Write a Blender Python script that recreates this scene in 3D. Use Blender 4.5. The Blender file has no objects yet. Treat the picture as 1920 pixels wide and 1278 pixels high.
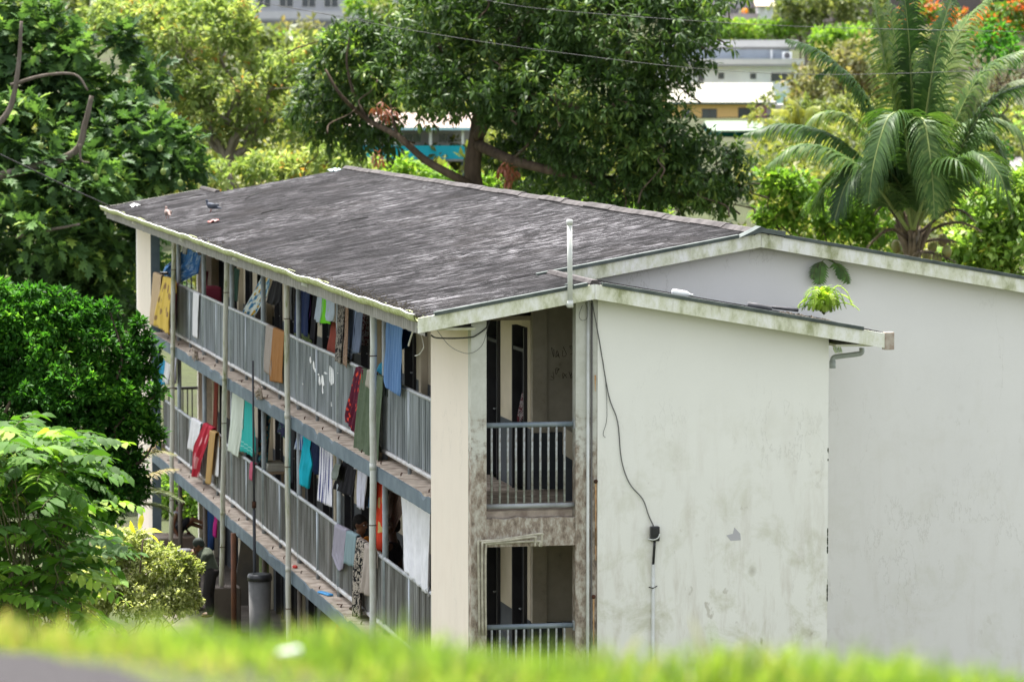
import bpy, bmesh, math, random
import numpy as np
from mathutils import Vector, Matrix, noise
random.seed(11); RNG = np.random.default_rng(11)
R = math.radians
SC = bpy.context.scene
# ------------------------------------------------------------------ camera, sky, sun, exposure
CAM = Vector((-9.933, -50.219, 11.25)); YAW = 11.8007; PITCH = 4.0438; FPX = 7200.0
cd = bpy.data.cameras.new('camera'); cam = bpy.data.objects.new('camera', cd); SC.collection.objects.link(cam)
cam.location = CAM; cam.rotation_euler = (R(90 - PITCH), 0, R(-YAW))
cd.lens = 135; cd.sensor_width = 36; cd.clip_start = 0.5; cd.clip_end = 3000
cd.dof.use_dof = True; cd.dof.focus_distance = 56; cd.dof.aperture_fstop = 2.6
SC.camera = cam
SUN_EL, SUN_AZ = 70, -8          # azimuth from +Y towards +X
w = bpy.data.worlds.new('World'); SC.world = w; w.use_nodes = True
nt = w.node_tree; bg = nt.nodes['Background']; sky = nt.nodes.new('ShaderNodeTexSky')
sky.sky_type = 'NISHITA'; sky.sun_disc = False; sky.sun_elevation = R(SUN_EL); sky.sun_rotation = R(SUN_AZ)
sky.air_density = 1.0; sky.dust_density = 3.0; sky.ozone_density = 0.6
# sky's own brightness, mostly whitened: added to neutralise its blue and lift the ambient
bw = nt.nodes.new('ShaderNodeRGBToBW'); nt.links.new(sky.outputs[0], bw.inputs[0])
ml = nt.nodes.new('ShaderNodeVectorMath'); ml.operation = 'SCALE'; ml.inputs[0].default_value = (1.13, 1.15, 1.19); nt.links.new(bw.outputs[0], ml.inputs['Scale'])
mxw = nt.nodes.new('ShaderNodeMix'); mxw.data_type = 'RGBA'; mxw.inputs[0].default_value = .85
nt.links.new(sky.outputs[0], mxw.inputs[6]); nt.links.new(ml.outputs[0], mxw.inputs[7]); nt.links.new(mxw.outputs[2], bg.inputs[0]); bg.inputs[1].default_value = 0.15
sl = bpy.data.lights.new('sun', 'SUN'); sun = bpy.data.objects.new('sun', sl); SC.collection.objects.link(sun)
sl.energy = 3.6; sl.angle = R(0.8); sl.color = (1.0, 0.95, 0.86)
sd = Vector((math.sin(R(SUN_AZ)) * math.cos(R(SUN_EL)), math.cos(R(SUN_AZ)) * math.cos(R(SUN_EL)), math.sin(R(SUN_EL))))
sun.rotation_euler = sd.to_track_quat('Z', 'Y').to_euler(); sun.location = (0, 60, 60)
SC.view_settings.view_transform = 'Standard'; SC.view_settings.look = 'None'
SC.view_settings.exposure = 1.74; SC.view_settings.gamma = 1.0

# ------------------------------------------------------------------ photo measuring helpers (world = building axes)
_p, _t = R(PITCH), R(YAW)
FW = Vector((math.sin(_t), math.cos(_t), 0)); RT = Vector((math.cos(_t), -math.sin(_t), 0)); UPV = Vector((0, 0, 1))
def ray(x, y):
    a = (x - 960) / FPX; b = -(y - 639) / FPX
    return RT * a + FW * (math.cos(_p) + b * math.sin(_p)) + UPV * (-math.sin(_p) + b * math.cos(_p))
def atU(u, x, y): r = ray(x, y); return CAM + r * ((u - CAM.x) / r.x)
def atV(v, x, y): r = ray(x, y); return CAM + r * ((v - CAM.y) / r.y)
def atD(d, x, y): return CAM + ray(x, y) * d
def smooth(a, b, x):
    t = min(1, max(0, (x - a) / (b - a))); return t * t * (3 - 2 * t)

# ------------------------------------------------------------------ materials
MATS = {}
class NT:
    def __init__(s, name):
        s.m = bpy.data.materials.new(name); s.m.use_nodes = True; s.t = s.m.node_tree
        s.b = s.t.nodes['Principled BSDF']; s.out = s.t.nodes['Material Output']
        MATS[name] = s.m
    def n(s, k, **kw):
        nd = s.t.nodes.new(k)
        for a, v in kw.items():
            if a in nd.inputs.keys() if hasattr(nd, 'inputs') else False: nd.inputs[a].default_value = v
            else: setattr(nd, a, v)
        return nd
    def l(s, a, b): s.t.links.new(a, b)
    def coord(s, scale=(1, 1, 1), kind='Object', rot=(0, 0, 0)):
        c = s.n('ShaderNodeTexCoord'); m = s.n('ShaderNodeMapping'); m.inputs['Scale'].default_value = scale
        m.inputs['Rotation'].default_value = rot
        s.l(c.outputs[kind], m.inputs['Vector']); return m.outputs[0]
    def noise(s, vec, scale, detail=4, rough=.55, dist=0):
        n = s.n('ShaderNodeTexNoise'); n.inputs['Scale'].default_value = scale; n.inputs['Detail'].default_value = detail
        n.inputs['Roughness'].default_value = rough; n.inputs['Distortion'].default_value = dist
        s.l(vec, n.inputs['Vector']); return n.outputs['Fac']
    def ramp(s, fac, stops, interp='LINEAR'):
        r = s.n('ShaderNodeValToRGB'); cr = r.color_ramp; cr.interpolation = interp
        while len(cr.elements) < len(stops): cr.elements.new(.5)
        for e, (p, c) in zip(cr.elements, stops):
            e.position = p; e.color = tuple(c) + (1,) if hasattr(c, '__len__') else (c, c, c, 1)
        s.l(fac, r.inputs[0]); return r.outputs[0]
    def mix(s, fac, a, b, mode='MIX'):
        m = s.n('ShaderNodeMix'); m.data_type = 'RGBA'; m.blend_type = mode
        for i, v in ((0, fac), (6, a), (7, b)):
            if isinstance(v, (int, float)): m.inputs[i].default_value = v if i == 0 else (v, v, v, 1)
            elif isinstance(v, tuple): m.inputs[i].default_value = v + (1,)
            else: s.l(v, m.inputs[i])
        return m.outputs[2]
    def math(s, op, a, b=None):
        m = s.n('ShaderNodeMath'); m.operation = op
        for i, v in ((0, a), (1, b)):
            if v is None: continue
            if isinstance(v, (int, float)): m.inputs[i].default_value = v
            else: s.l(v, m.inputs[i])
        return m.outputs[0]
    def bump(s, h, strength=.3, dist=.01):
        b = s.n('ShaderNodeBump'); b.inputs['Strength'].default_value = strength; b.inputs['Distance'].default_value = dist
        s.l(h, b.inputs['Height']); s.l(b.outputs[0], s.b.inputs['Normal'])
    def col(s, c):
        if isinstance(c, tuple): s.b.inputs['Base Color'].default_value = c + (1,)
        else: s.l(c, s.b.inputs['Base Color'])
    def rough(s, r, spec=.3): s.b.inputs['Roughness'].default_value = r; s.b.inputs['Specular IOR Level'].default_value = spec

def simple(name, c, c2=None, scale=3, rough=.7, spec=.3, bump=0, metal=0, stretch=(1, 1, 1), lo=.35, hi=.65):
    if name in MATS: return MATS[name]
    t = NT(name); t.rough(rough, spec); t.b.inputs['Metallic'].default_value = metal
    if c2 is None: c2 = tuple(x * .75 for x in c)
    v = t.coord(stretch); f = t.noise(v, scale, 5)
    t.col(t.ramp(f, [(lo, c), (hi, c2)]))
    if bump: t.bump(t.noise(v, scale * 8, 3), bump, .01)
    return t.m

GU = .29     # depth of the gallery railing behind the slab edge
def wall_mat(name, base, dirt=.5, grime=(0.36, 0.28, 0.19), moss=(0.40, 0.39, 0.22), top=7.0, low=2.0, streak=.55):
    t = NT(name); t.rough(.85, .15)
    co = t.coord(); big = t.noise(co, .6, 4, .6)
    c = t.mix(t.ramp(big, [(.3, 0), (.75, .6)]), base, tuple(x * .88 for x in base))
    fine = t.noise(co, 40, 2)
    c = t.mix(t.math('MULTIPLY', fine, .10), c, (.5, .5, .47))
    # height mask in world z: wear grows towards the foot
    g = t.n('ShaderNodeNewGeometry'); sp = t.n('ShaderNodeSeparateXYZ'); t.l(g.outputs['Position'], sp.inputs[0])
    mr = t.n('ShaderNodeMapRange'); mr.inputs[1].default_value = top; mr.inputs[2].default_value = low; t.l(sp.outputs[2], mr.inputs[0])
    hm = mr.outputs[0]
    sv = t.coord((6, 6, 1.1)); st = t.ramp(t.noise(sv, 1.0, 5, .65), [(streak - .06, 0), (streak + .16, 1)])
    c = t.mix(t.math('MULTIPLY', t.math('MULTIPLY', st, hm), .36 * dirt), c, grime)
    bl = t.ramp(t.noise(co, 1.6, 6, .7, .4), [(.50, 0), (.66, 1)])
    c = t.mix(t.math('MULTIPLY', t.math('MULTIPLY', bl, hm), .5 * dirt), c, moss)
    vo = t.n('ShaderNodeTexVoronoi'); vo.inputs['Scale'].default_value = 2.3; vo.inputs['Randomness'].default_value = 1
    t.l(t.coord((1, 1, .8)), vo.inputs['Vector'])
    spt = t.ramp(vo.outputs['Distance'], [(.06, 1), (.17, 0)])
    spt = t.math('MULTIPLY', spt, t.ramp(t.noise(co, .9, 2), [(.5, 0), (.6, 1)]))
    c = t.mix(t.math('MULTIPLY', t.math('MULTIPLY', spt, hm), .55 * dirt), c, (.22, .19, .10))
    sp2 = t.ramp(t.noise(t.coord((1, 1, .7)), 7, 3, .5), [(.66, 0), (.71, 1)])
    sp2 = t.math('MULTIPLY', sp2, t.ramp(t.noise(co, .8, 3), [(.44, 0), (.58, 1)]))
    c = t.mix(t.math('MULTIPLY', t.math('MULTIPLY', sp2, hm), .5 * dirt), c, (.25, .20, .12))
    cr = t.ramp(t.noise(t.coord((1, 1, .35)), 2.2, 8, .6), [(.492, 0), (.5, 1), (.508, 0)])
    c = t.mix(t.math('MULTIPLY', t.math('MULTIPLY', cr, t.ramp(t.noise(co, .5, 2), [(.52, 0), (.60, 1)])), .28), c, (.35, .33, .28))
    t.col(c); t.bump(t.noise(co, 25, 4), .12, .004)
    return t.m

def column_mat():
    t = NT('worn column plaster'); t.rough(.9, .15); co = t.coord()
    g = t.n('ShaderNodeNewGeometry'); sp = t.n('ShaderNodeSeparateXYZ'); t.l(g.outputs['Position'], sp.inputs[0])
    mr = t.n('ShaderNodeMapRange'); mr.inputs[1].default_value = 6.9; mr.inputs[2].default_value = 5.6; t.l(sp.outputs[2], mr.inputs[0])
    n1 = t.noise(co, 5, 6, .7); n2 = t.noise(t.coord((6, 6, 3)), 2.0, 6, .7)
    paint = t.mix(t.ramp(n1, [(.4, 0), (.7, 1)]), (.60, .60, .55), (.50, .50, .44))
    worn = t.ramp(n2, [(.34, (.12, .09, .07)), (.47, (.30, .24, .19)), (.58, (.46, .42, .36)), (.70, (.62, .60, .53))])
    f = t.ramp(t.math('ADD', mr.outputs[0], t.math('MULTIPLY', t.math('SUBTRACT', n1, .5), 1.6)), [(.35, 0), (.6, 1)])
    t.col(t.mix(t.math('MULTIPLY', f, .95), paint, worn)); t.bump(n2, .5, .02); return t.m

def leaf_mat(name, stops, transl=.38, rough=.45, spec=.35):
    t = NT(name); t.rough(rough, spec)
    a = t.n('ShaderNodeAttribute'); a.attribute_name = 'rnd'
    c = t.ramp(a.outputs['Fac'], stops)
    nz = t.ramp(t.noise(t.coord(), 1.3, 3), [(.3, .8), (.7, 1.15)])
    c = t.mix(1.0, c, nz, 'MULTIPLY')
    t.col(c)
    tr = t.n('ShaderNodeBsdfTranslucent'); mx = t.n('ShaderNodeMixShader'); mx.inputs[0].default_value = transl
    c2 = t.mix(1.0, c, (1.5, 1.55, .7), 'MULTIPLY'); t.l(c2, tr.inputs[0])
    t.l(t.b.outputs[0], mx.inputs[1]); t.l(tr.outputs[0], mx.inputs[2]); t.l(mx.outputs[0], t.out.inputs[0])
    return t.m

# ------------------------------------------------------------------ mesh helpers
ORG = {}
def tag(o, label=None, cat=None, group=None, kind=None):
    if label: o['label'] = label
    if cat: o['category'] = cat
    if group: o['group'] = group
    if kind: o['kind'] = kind
    return o
def empty(name, loc, label, cat, group=None):
    o = bpy.data.objects.new(name, None); SC.collection.objects.link(o); o.location = loc; o.empty_display_size = .2
    ORG[o.name] = Vector(loc); return tag(o, label, cat, group)
def link_mesh(name, me, mat, parent, org):
    o = bpy.data.objects.new(name, me); SC.collection.objects.link(o)
    for m in (mat if isinstance(mat, (list, tuple)) else [mat]): me.materials.append(m)
    ORG[o.name] = org
    if parent: o.parent = parent; o.location = org - ORG[parent.name]
    else: o.location = org
    return o
def np_mesh(name, V, F, mat, parent=None, rnd=None, org=None, smooth=False):
    """V (n,3) array, F (m,k) array of equal-sized faces"""
    V = np.asarray(V, dtype=np.float64); F = np.asarray(F, dtype=np.int32)
    if org is None: org = Vector(((V[:, 0].min() + V[:, 0].max()) / 2, (V[:, 1].min() + V[:, 1].max()) / 2, V[:, 2].min()))
    me = bpy.data.meshes.new(name); k = F.shape[1]
    me.vertices.add(len(V)); me.vertices.foreach_set('co', (V - np.array(org)).astype(np.float32).ravel())
    me.loops.add(F.size); me.loops.foreach_set('vertex_index', F.ravel())
    me.polygons.add(len(F)); me.polygons.foreach_set('loop_start', np.arange(0, F.size, k, dtype=np.int32))
    if rnd is not None:
        a = me.attributes.new('rnd', 'FLOAT', 'FACE'); a.data.foreach_set('value', np.asarray(rnd, np.float32))
    me.update(calc_edges=True)
    if smooth: me.polygons.foreach_set('use_smooth', [True] * len(F))
    return link_mesh(name, me, mat, parent, org)
class MB:
    def __init__(s): s.v = []; s.f = []; s.mi = []; s.m = 0; s.sm = []; s.uv = {}
    def add(s, vs, fs, sm=False):
        n = len(s.v); s.v += [tuple(v) for v in vs]
        for f in fs: s.f.append([i + n for i in f]); s.mi.append(s.m); s.sm.append(sm)
        return s
    def box(s, x0, x1, y0, y1, z0, z1):
        return s.add([(x0, y0, z0), (x1, y0, z0), (x1, y1, z0), (x0, y1, z0), (x0, y0, z1), (x1, y0, z1), (x1, y1, z1), (x0, y1, z1)],
              [(0, 3, 2, 1), (4, 5, 6, 7), (0, 1, 5, 4), (1, 2, 6, 5), (2, 3, 7, 6), (3, 0, 4, 7)])
    def obox(s, c, a, b, d):   # oriented box: centre and three half-axis vectors
        c, a, b, d = map(Vector, (c, a, b, d)); vs = [c + a * i + b * j + d * k for k in (-1, 1) for j in (-1, 1) for i in (-1, 1)]
        return s.add(vs, [(0, 2, 3, 1), (4, 5, 7, 6), (0, 1, 5, 4), (1, 3, 7, 5), (3, 2, 6, 7), (2, 0, 4, 6)])
    def prism(s, poly, v0, v1):    # polygon in (x, z) extruded along y
        n = len(poly); vs = [(x, v0, z) for x, z in poly] + [(x, v1, z) for x, z in poly]
        return s.add(vs, [list(range(n)), list(range(2 * n - 1, n - 1, -1))] + [(i, i + n, (i + 1) % n + n, (i + 1) % n) for i in range(n)])
    def prism_x(s, poly, x0, x1):  # polygon in (y, z) extruded along x
        n = len(poly); vs = [(x0, y, z) for y, z in poly] + [(x1, y, z) for y, z in poly]
        return s.add(vs, [list(range(n - 1, -1, -1)), list(range(n, 2 * n))] + [(i, (i + 1) % n, (i + 1) % n + n, i + n) for i in range(n)])
    def tube(s, pts, r, n=8, caps=True):
        pts = [Vector(p) for p in pts]; rs = r if isinstance(r, (list, tuple)) else [r] * len(pts)
        T = (pts[1] - pts[0]).normalized(); N = T.orthogonal().normalized(); vs = []
        for i, p in enumerate(pts):
            t = (pts[min(i + 1, len(pts) - 1)] - pts[max(i - 1, 0)])
            t = t.normalized() if t.length > 1e-9 else T
            N = (N - t * N.dot(t)); N = N.normalized() if N.length > 1e-6 else t.orthogonal().normalized(); B = t.cross(N)
            for k in range(n):
                a = 2 * math.pi * k / n; vs.append(p + (N * math.cos(a) + B * math.sin(a)) * rs[i])
        fs = [(i * n + k, i * n + (k + 1) % n, (i + 1) * n + (k + 1) % n, (i + 1) * n + k) for i in range(len(pts) - 1) for k in range(n)]
        if caps: fs += [list(range(n - 1, -1, -1)), list(range((len(pts) - 1) * n, len(pts) * n))]
        return s.add(vs, fs, True)
    def lathe(s, c, prof, n=20):   # prof: (r, z)
        c = Vector(c); vs = [c + Vector((r * math.cos(2 * math.pi * k / n), r * math.sin(2 * math.pi * k / n), z)) for r, z in prof for k in range(n)]
        fs = [(i * n + k, i * n + (k + 1) % n, (i + 1) * n + (k + 1) % n, (i + 1) * n + k) for i in range(len(prof) - 1) for k in range(n)]
        return s.add(vs, fs + [list(range(n - 1, -1, -1)), list(range((len(prof) - 1) * n, len(prof) * n))], True)
    def ell(s, c, r, n=12, m=8, rot=None):
        c = Vector(c); r = (r, r, r) if not hasattr(r, '__len__') else r; vs = []
        for i in range(m + 1):
            th = math.pi * i / m
            for k in range(n):
                a = 2 * math.pi * k / n; q = Vector((r[0] * math.sin(th) * math.cos(a), r[1] * math.sin(th) * math.sin(a), -r[2] * math.cos(th)))
                if rot: q = rot @ q
                vs.append(c + q)
        return s.add(vs, [(i * n + k, i * n + (k + 1) % n, (i + 1) * n + (k + 1) % n, (i + 1) * n + k) for i in range(m) for k in range(n)], True)
    def cap(s, a, b, ra, rb, n=10):
        a, b = Vector(a), Vector(b); s.tube([a, a.lerp(b, .5), b], [ra, (ra + rb) / 2, rb], n); s.ell(a, ra, n, 6); s.ell(b, rb, n, 6); return s
    def build(s, name, mat, parent=None, bevel=0, org=None, smooth=None):
        V = s.v; xs, ys, zs = zip(*V)
        if org is None: org = Vector(((min(xs) + max(xs)) / 2, (min(ys) + max(ys)) / 2, min(zs)))
        me = bpy.data.meshes.new(name); me.from_pydata([(x - org[0], y - org[1], z - org[2]) for x, y, z in V], [], s.f)
        o = link_mesh(name, me, mat, parent, Vector(org))
        if isinstance(mat, (list, tuple)): me.polygons.foreach_set('material_index', s.mi)
        me.polygons.foreach_set('use_smooth', s.sm if smooth is None else [smooth] * len(s.f)); me.update()
        if bevel:
            b = o.modifiers.new('bevel', 'BEVEL'); b.width = bevel; b.segments = 2; b.limit_method = 'ANGLE'
        return o
def catmull(pts, k=6):
    P = [Vector(p) for p in pts]; P = [P[0] * 2 - P[1]] + P + [P[-1] * 2 - P[-2]]; out = []
    for i in range(1, len(P) - 2):
        for j in range(k):
            t = j / k; a, b, c, d = P[i - 1:i + 3]
            out.append(.5 * ((2 * b) + (c - a) * t + (2 * a - 5 * b + 4 * c - d) * t * t + (3 * b - a - 3 * c + d) * t ** 3))
    return out + [P[-2]]

# ------------------------------------------------------------------ ground
def gz(x, y):
    p = Vector((x, y, 0)) - Vector((CAM.x, CAM.y, 0)); d = p.dot(FW); l = p.dot(RT)
    prof = [(-60, 9.65), (10.7, 9.65), (12.6, 9.05), (20, 6.2), (34, 2.2), (45, -.05), (96, -.05), (112, 2.4), (140, 6.2), (200, 7.6), (232, 8.6), (285, 11.0), (342, 13.2), (352, 20), (460, 36), (700, 60), (1500, 90)]
    z = prof[-1][1]
    for (a, za), (b, zb) in zip(prof, prof[1:]):
        if d <= b:
            z = za if d <= a else za + (zb - za) * smooth(a, b, d) * .5 + (zb - za) * (d - a) / (b - a) * .5; break
    z -= .062 * (l + 1.45) * (1 - smooth(13, 16, d)) * (1 if abs(l) < 8 else 8 / abs(l))
    edge = 0.35 * (l + .8) * .16
    if 11.2 < d < 40: z -= max(0, edge) * smooth(11.2, 13, d) * 1.6
    m = smooth(-2.6, -6.5, x) * smooth(-12, 0, y) * (1 - smooth(24, 38, y)); z += 2.6 * m * (1 if d > 30 else 0)
    z += .12 * noise.noise(Vector((x * .3, y * .3, 0))) * smooth(13, 20, d)
    return z
def ground():
    ds = [-60, -30, -10, 0, 4, 8] + list(np.arange(9, 22, .5)) + list(np.arange(22, 130, 2.0)) + list(np.arange(130, 380, 6.0)) + [400, 440, 500, 600, 800, 1100, 1500]
    ls = [-1500, -900, -500, -250, -120, -70, -45] + list(np.arange(-32, 34, 1.5)) + [36, 45, 60, 80, 120, 250, 500, 900, 1500]
    V = []; 
    for d in ds:
        for l in ls:
            p = Vector((CAM.x, CAM.y, 0)) + FW * float(d) + RT * float(l); V.append((p.x, p.y, gz(p.x, p.y) if abs(l) < 200 else gz(p.x, p.y)))
    n = len(ls); F = [(i * n + j, i * n + j + 1, (i + 1) * n + j + 1, (i + 1) * n + j) for i in range(len(ds) - 1) for j in range(n - 1)]
    t = NT('grassy soil'); t.rough(.95, .1); co = t.coord()
    t.col(t.ramp(t.noise(co, .5, 8, .65), [(.3, (.075, .06, .045)), (.42, (.055, .06, .035)), (.55, (.06, .07, .035)), (.75, (.08, .095, .04))])); t.bump(t.noise(co, 4, 6), .8, .1)
    tag(np_mesh('ground', V, F, t.m, smooth=True), kind='structure')
ground()
# road in the near foreground
def gp(d, l, dz=0.0): p = Vector((CAM.x, CAM.y, 0)) + FW * d + RT * l; return (p.x, p.y, gz(p.x, p.y) + dz)
def edge_d(l): return 10.50 - .62 * (l + 1.45) + .06 * math.sin(l * 9) + .04 * math.sin(l * 23 + 1)
mb = MB(); ls = list(np.arange(-12, 12.01, .12))
vs = []
for l in ls:
    e = max(6.0, edge_d(l)) if l > -6 else edge_d(-6)
    vs += [gp(2.0, l, .004), gp(e, l, .03 if False else .004)]
mb.add(vs, [(2 * i, 2 * i + 2, 2 * i + 3, 2 * i + 1) for i in range(len(ls) - 1)])
asph = simple('asphalt', (.03, .027, .03), (.05, .046, .048), 60, .9, .2, .4)
tag(mb.build('road', asph), kind='structure')
# concrete apron along the facade, seen under the lower gallery
conc = simple('stained concrete', (.12, .10, .085), (.07, .06, .05), 1.5, .9, .2, .3)
mb = MB(); mb.box(-.9, 1.5, 2.95, 41, -.02, .03); tag(mb.build('pavement', conc), kind='structure')

# ------------------------------------------------------------------ the apartment block
WALL_W = wall_mat('pale green white render', (.89, .88, .83), 1.5)
WALL_M = wall_mat('grey white gable render', (.83, .815, .80), .4, streak=.58, top=8.0)
WALL_C = wall_mat('cream side render', (.82, .73, .63), .35, (.45, .25, .17), (.55, .42, .33), 7, 1)
COL = column_mat()
def fascia_mat():
    t = NT('mossy white fascia'); t.rough(.75, .2); co = t.coord((2.2, 3, 1.2)); n1 = t.noise(co, 1.5, 6, .7); n2 = t.noise(t.coord((18, 18, 2)), 1, 5, .7)
    c = t.ramp(n1, [(.40, (.84, .84, .79)), (.54, (.66, .67, .52)), (.68, (.34, .36, .20))])
    c = t.mix(t.ramp(n2, [(.58, 0), (.8, .5)]), c, (.30, .27, .17)); t.col(c); t.bump(n1, .2, .01); return t.m
FASC = fascia_mat()
def roof_mat():
    t = NT('weathered roof sheet'); t.rough(.95, .06)
    s1 = t.noise(t.coord((1.0, 3.2, 1)), 1.7, 9, .78, .15); s2 = t.noise(t.coord((1.3, 4.0, 1)), 2.1, 9, .8); big = t.noise(t.coord((.5, .35, 1)), .8, 4, .6)
    c = t.ramp(s1, [(.40, (.0035, .0034, .0036)), (.48, (.0115, .011, .0118)), (.55, (.024, .0225, .0245)), (.64, (.080, .077, .083))])
    wm = t.math('MULTIPLY', t.ramp(s2, [(.53, 0), (.575, 1)]), t.ramp(big, [(.42, .12), (.62, 1)]))
    c = t.mix(t.math('MULTIPLY', wm, .75), c, (.30, .29, .31))
    dk = t.ramp(t.noise(t.coord((.8, .25, 1)), 1.3, 5, .7), [(.52, 0), (.66, .6)]); c = t.mix(dk, c, (.02, .018, .018))
    t.col(c)
    wv = t.n('ShaderNodeTexWave'); wv.bands_direction = 'Y'; wv.inputs['Scale'].default_value = 2.6; wv.inputs['Distortion'].default_value = .4; t.l(t.coord(), wv.inputs[0])
    t.bump(t.math('ADD', wv.outputs['Fac'], t.math('MULTIPLY', s1, 1.4)), .55, .03); return t.m
ROOF = roof_mat()
TRIM = simple('dark roof flashing', (.045, .06, .055), (.10, .12, .11), 4, .6, .4)
BLUE = simple('blue grey beam paint', (.085, .12, .15), (.14, .18, .21), 2.2, .7, .3, .3)
RAILM = simple('pale grey rail paint', (.40, .42, .44), (.27, .28, .29), 5, .45, .45, .1)
BAL = simple('blue grey baluster paint', (.50, .55, .60), (.22, .25, .27), 3.0, .5, .4, .1, stretch=(1, 4, .12), lo=.42, hi=.6)
BAL2 = simple('weathered grey baluster paint', (.40, .41, .41), (.15, .15, .14), 3.0, .6, .3, .1, stretch=(1, 4, .12), lo=.42, hi=.6)
POSTM = simple('blue grey post paint', (.33, .37, .40), (.22, .25, .27), 4, .5, .4)
SLABT = simple('tan slab top', (.62, .53, .44), (.34, .27, .22), 5, .9, .15, .5)
DADO = simple('slate dado paint', (.05, .06, .075), (.07, .08, .09), 3, .6, .3)
INW = simple('inner cream wall', (.62, .55, .43), (.50, .44, .34), 1.2, .8, .2)
DOORM = simple('dark door paint', (.018, .018, .022), (.03, .03, .035), 4, .5, .4)
PVCW = simple('white pvc pipe', (.66, .68, .66), (.54, .55, .50), 4, .4, .45)
def mossy_pipe():
    t = NT('mossy downpipe'); t.rough(.6, .35); n = t.noise(t.coord((20, 20, 2.2)), 1, 6, .7); n2 = t.noise(t.coord((1, 1, .5)), 1.1, 2)
    m = t.math('ADD', n, t.math('MULTIPLY', t.math('SUBTRACT', n2, .5), .9))
    t.col(t.ramp(m, [(.46, (.58, .57, .52)), (.58, (.48, .48, .38)), (.66, (.28, .30, .15)), (.78, (.09, .09, .055))])); return t.m
PIPE = mossy_pipe()
B = empty('apartment_block', (0, 0, 0), 'three storey white block with grey weathered roof, open side galleries and laundry', 'apartment building')
SL = .1765; EU = -.72; EW = 7.99; WU = 1.62; RU = 4.68; WR = 5.66; MR = 10.1
V0, V1 = -.3, 2.45          # fascia planes of the stair wing and of the main gable
VF1, VF0 = 38.5, 41.3       # and their mirror at the far end
def rl(u): return EW + (u - EU) * SL
RW = rl(RU); WW = rl(WU)
def rr_m(u): return RW - (u - RU) * SL
def rr_w(u): return WW - (u - WU) * SL
# walls
mb = MB()
poly = [(0, -.6), (.21, -.6), (.21, rl(.21) - .12), (0, rl(0) - .12)]
mb.prism(poly, 0, .21); mb.build('corner_column', COL, B)
mb = MB(); mb.box(0.004, .2, .212, 2.95, -.6, 7.98); mb.build('wing_side_wall', WALL_C, B)
mb = MB(); mb.prism([(1.44, -.6), (1.735, -.6), (1.735, rr_w(1.735) - .13), (1.62, WW - .13), (1.44, rl(1.44) - .13)], .02, .22); mb.build('opening_pillar', COL, B)
mb = MB(); mb.prism([(1.737, -.6), (4.97, -.6), (4.97, rr_w(4.97) - .12), (1.737, rr_w(1.737) - .12)], 0, .22)
mb.box(4.77, 4.97, .22, 2.74, -.6, rr_w(4.97) - .14); mb.build('stair_wall', WALL_W, B)
mb = MB(); mb.prism([(1.6, -.6), (9.6, -.6), (9.6, rr_m(9.6) - .1), (RU, RW - .1), (1.6, rl(1.6) - .1)], 2.75, 2.97); mb.build('gable_wall', WALL_M, B)
mb = MB(); mb.box(1.6, 9.6, 38.1, 38.3, -.6, 7.6); mb.prism([(1.6, 7.6), (9.6, 7.6), (9.6, rr_m(9.6) - .1), (RU, RW - .1), (1.6, rl(1.6) - .1)], 38.1, 38.3); mb.build('far_gable_wall', WALL_M, B)
mb = MB(); mb.box(9.4, 9.6, 2.97, 38.1, -.6, 7.75); mb.build('rear_wall', WALL_M, B)
# opening beams, plaster broken
for (z0, z1) in ((4.85, 5.24), (2.12, 2.52)):
    mb = MB(); n = 14; pts = [(.211 + 1.228 * i / n, z1 + (.03 * noise.noise(Vector((i * .9, z0, 0))) - .01)) for i in range(n + 1)]
    mb.prism([(.211, z0)] + [(1.439, z0)] + pts[::-1], .03, .2); mb.build('opening_beam', COL, B)
# far stair wing (mirror)
mb = MB(); mb.box(0.004, .2, 38.07, 40.95, -.6, 8.0); mb.build('wing_side_wall', WALL_C, B)
mb = MB(); mb.box(.0, .21, 40.952, 41.1, -.6, 8.0); mb.prism([(1.44, -.6), (4.97, -.6), (4.97, 7.6), (1.44, 8.2)], 40.9, 41.1); mb.box(4.77, 4.97, 38.31, 40.89, -.6, 7.5); mb.build('far_wing_wall', WALL_W, B)
for zt in (5.2, 2.45):
    rail = empty('far_balustrade', (.83, 41, zt), None, None); rail.parent = B
    mb = MB(); mb.tube([(.213, 41.0, zt + 1.2), (1.437, 41.0, zt + 1.2)], .036, 8); mb.build('top_rail', DOORM, rail); mb = MB(); mb.tube([(.213, 41.0, zt + .1), (1.437, 41.0, zt + .1)], .03, 8); mb.build('bottom_rail', DOORM, rail)
    for i in range(10): mb = MB(); mb.tube([(.30 + i * .1115, 41.0, zt + .1), (.30 + i * .1115, 41.0, zt + 1.2)], .016, 6); mb.build('baluster', DOORM, rail)
    mb = MB(); mb.box(.205, 4.76, 38.31, 40.89, zt - .2, zt); mb.build('landing_floor', SLABT, B)
    mb = MB(); mb.box(.211, 1.439, 40.92, 41.08, zt - .4, zt - .001); mb.build('opening_beam', COL, B)
mb = MB(); mb.box(1.45, 4.76, 38.32, 38.36, .0, 7.6); mb.build('stairwell_wall', INW, B)
mb = MB(); mb.box(.0, .21, 38.062, 38.068, 0, 7.9); mb.build('pier_dado', BLUE, B)
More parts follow.
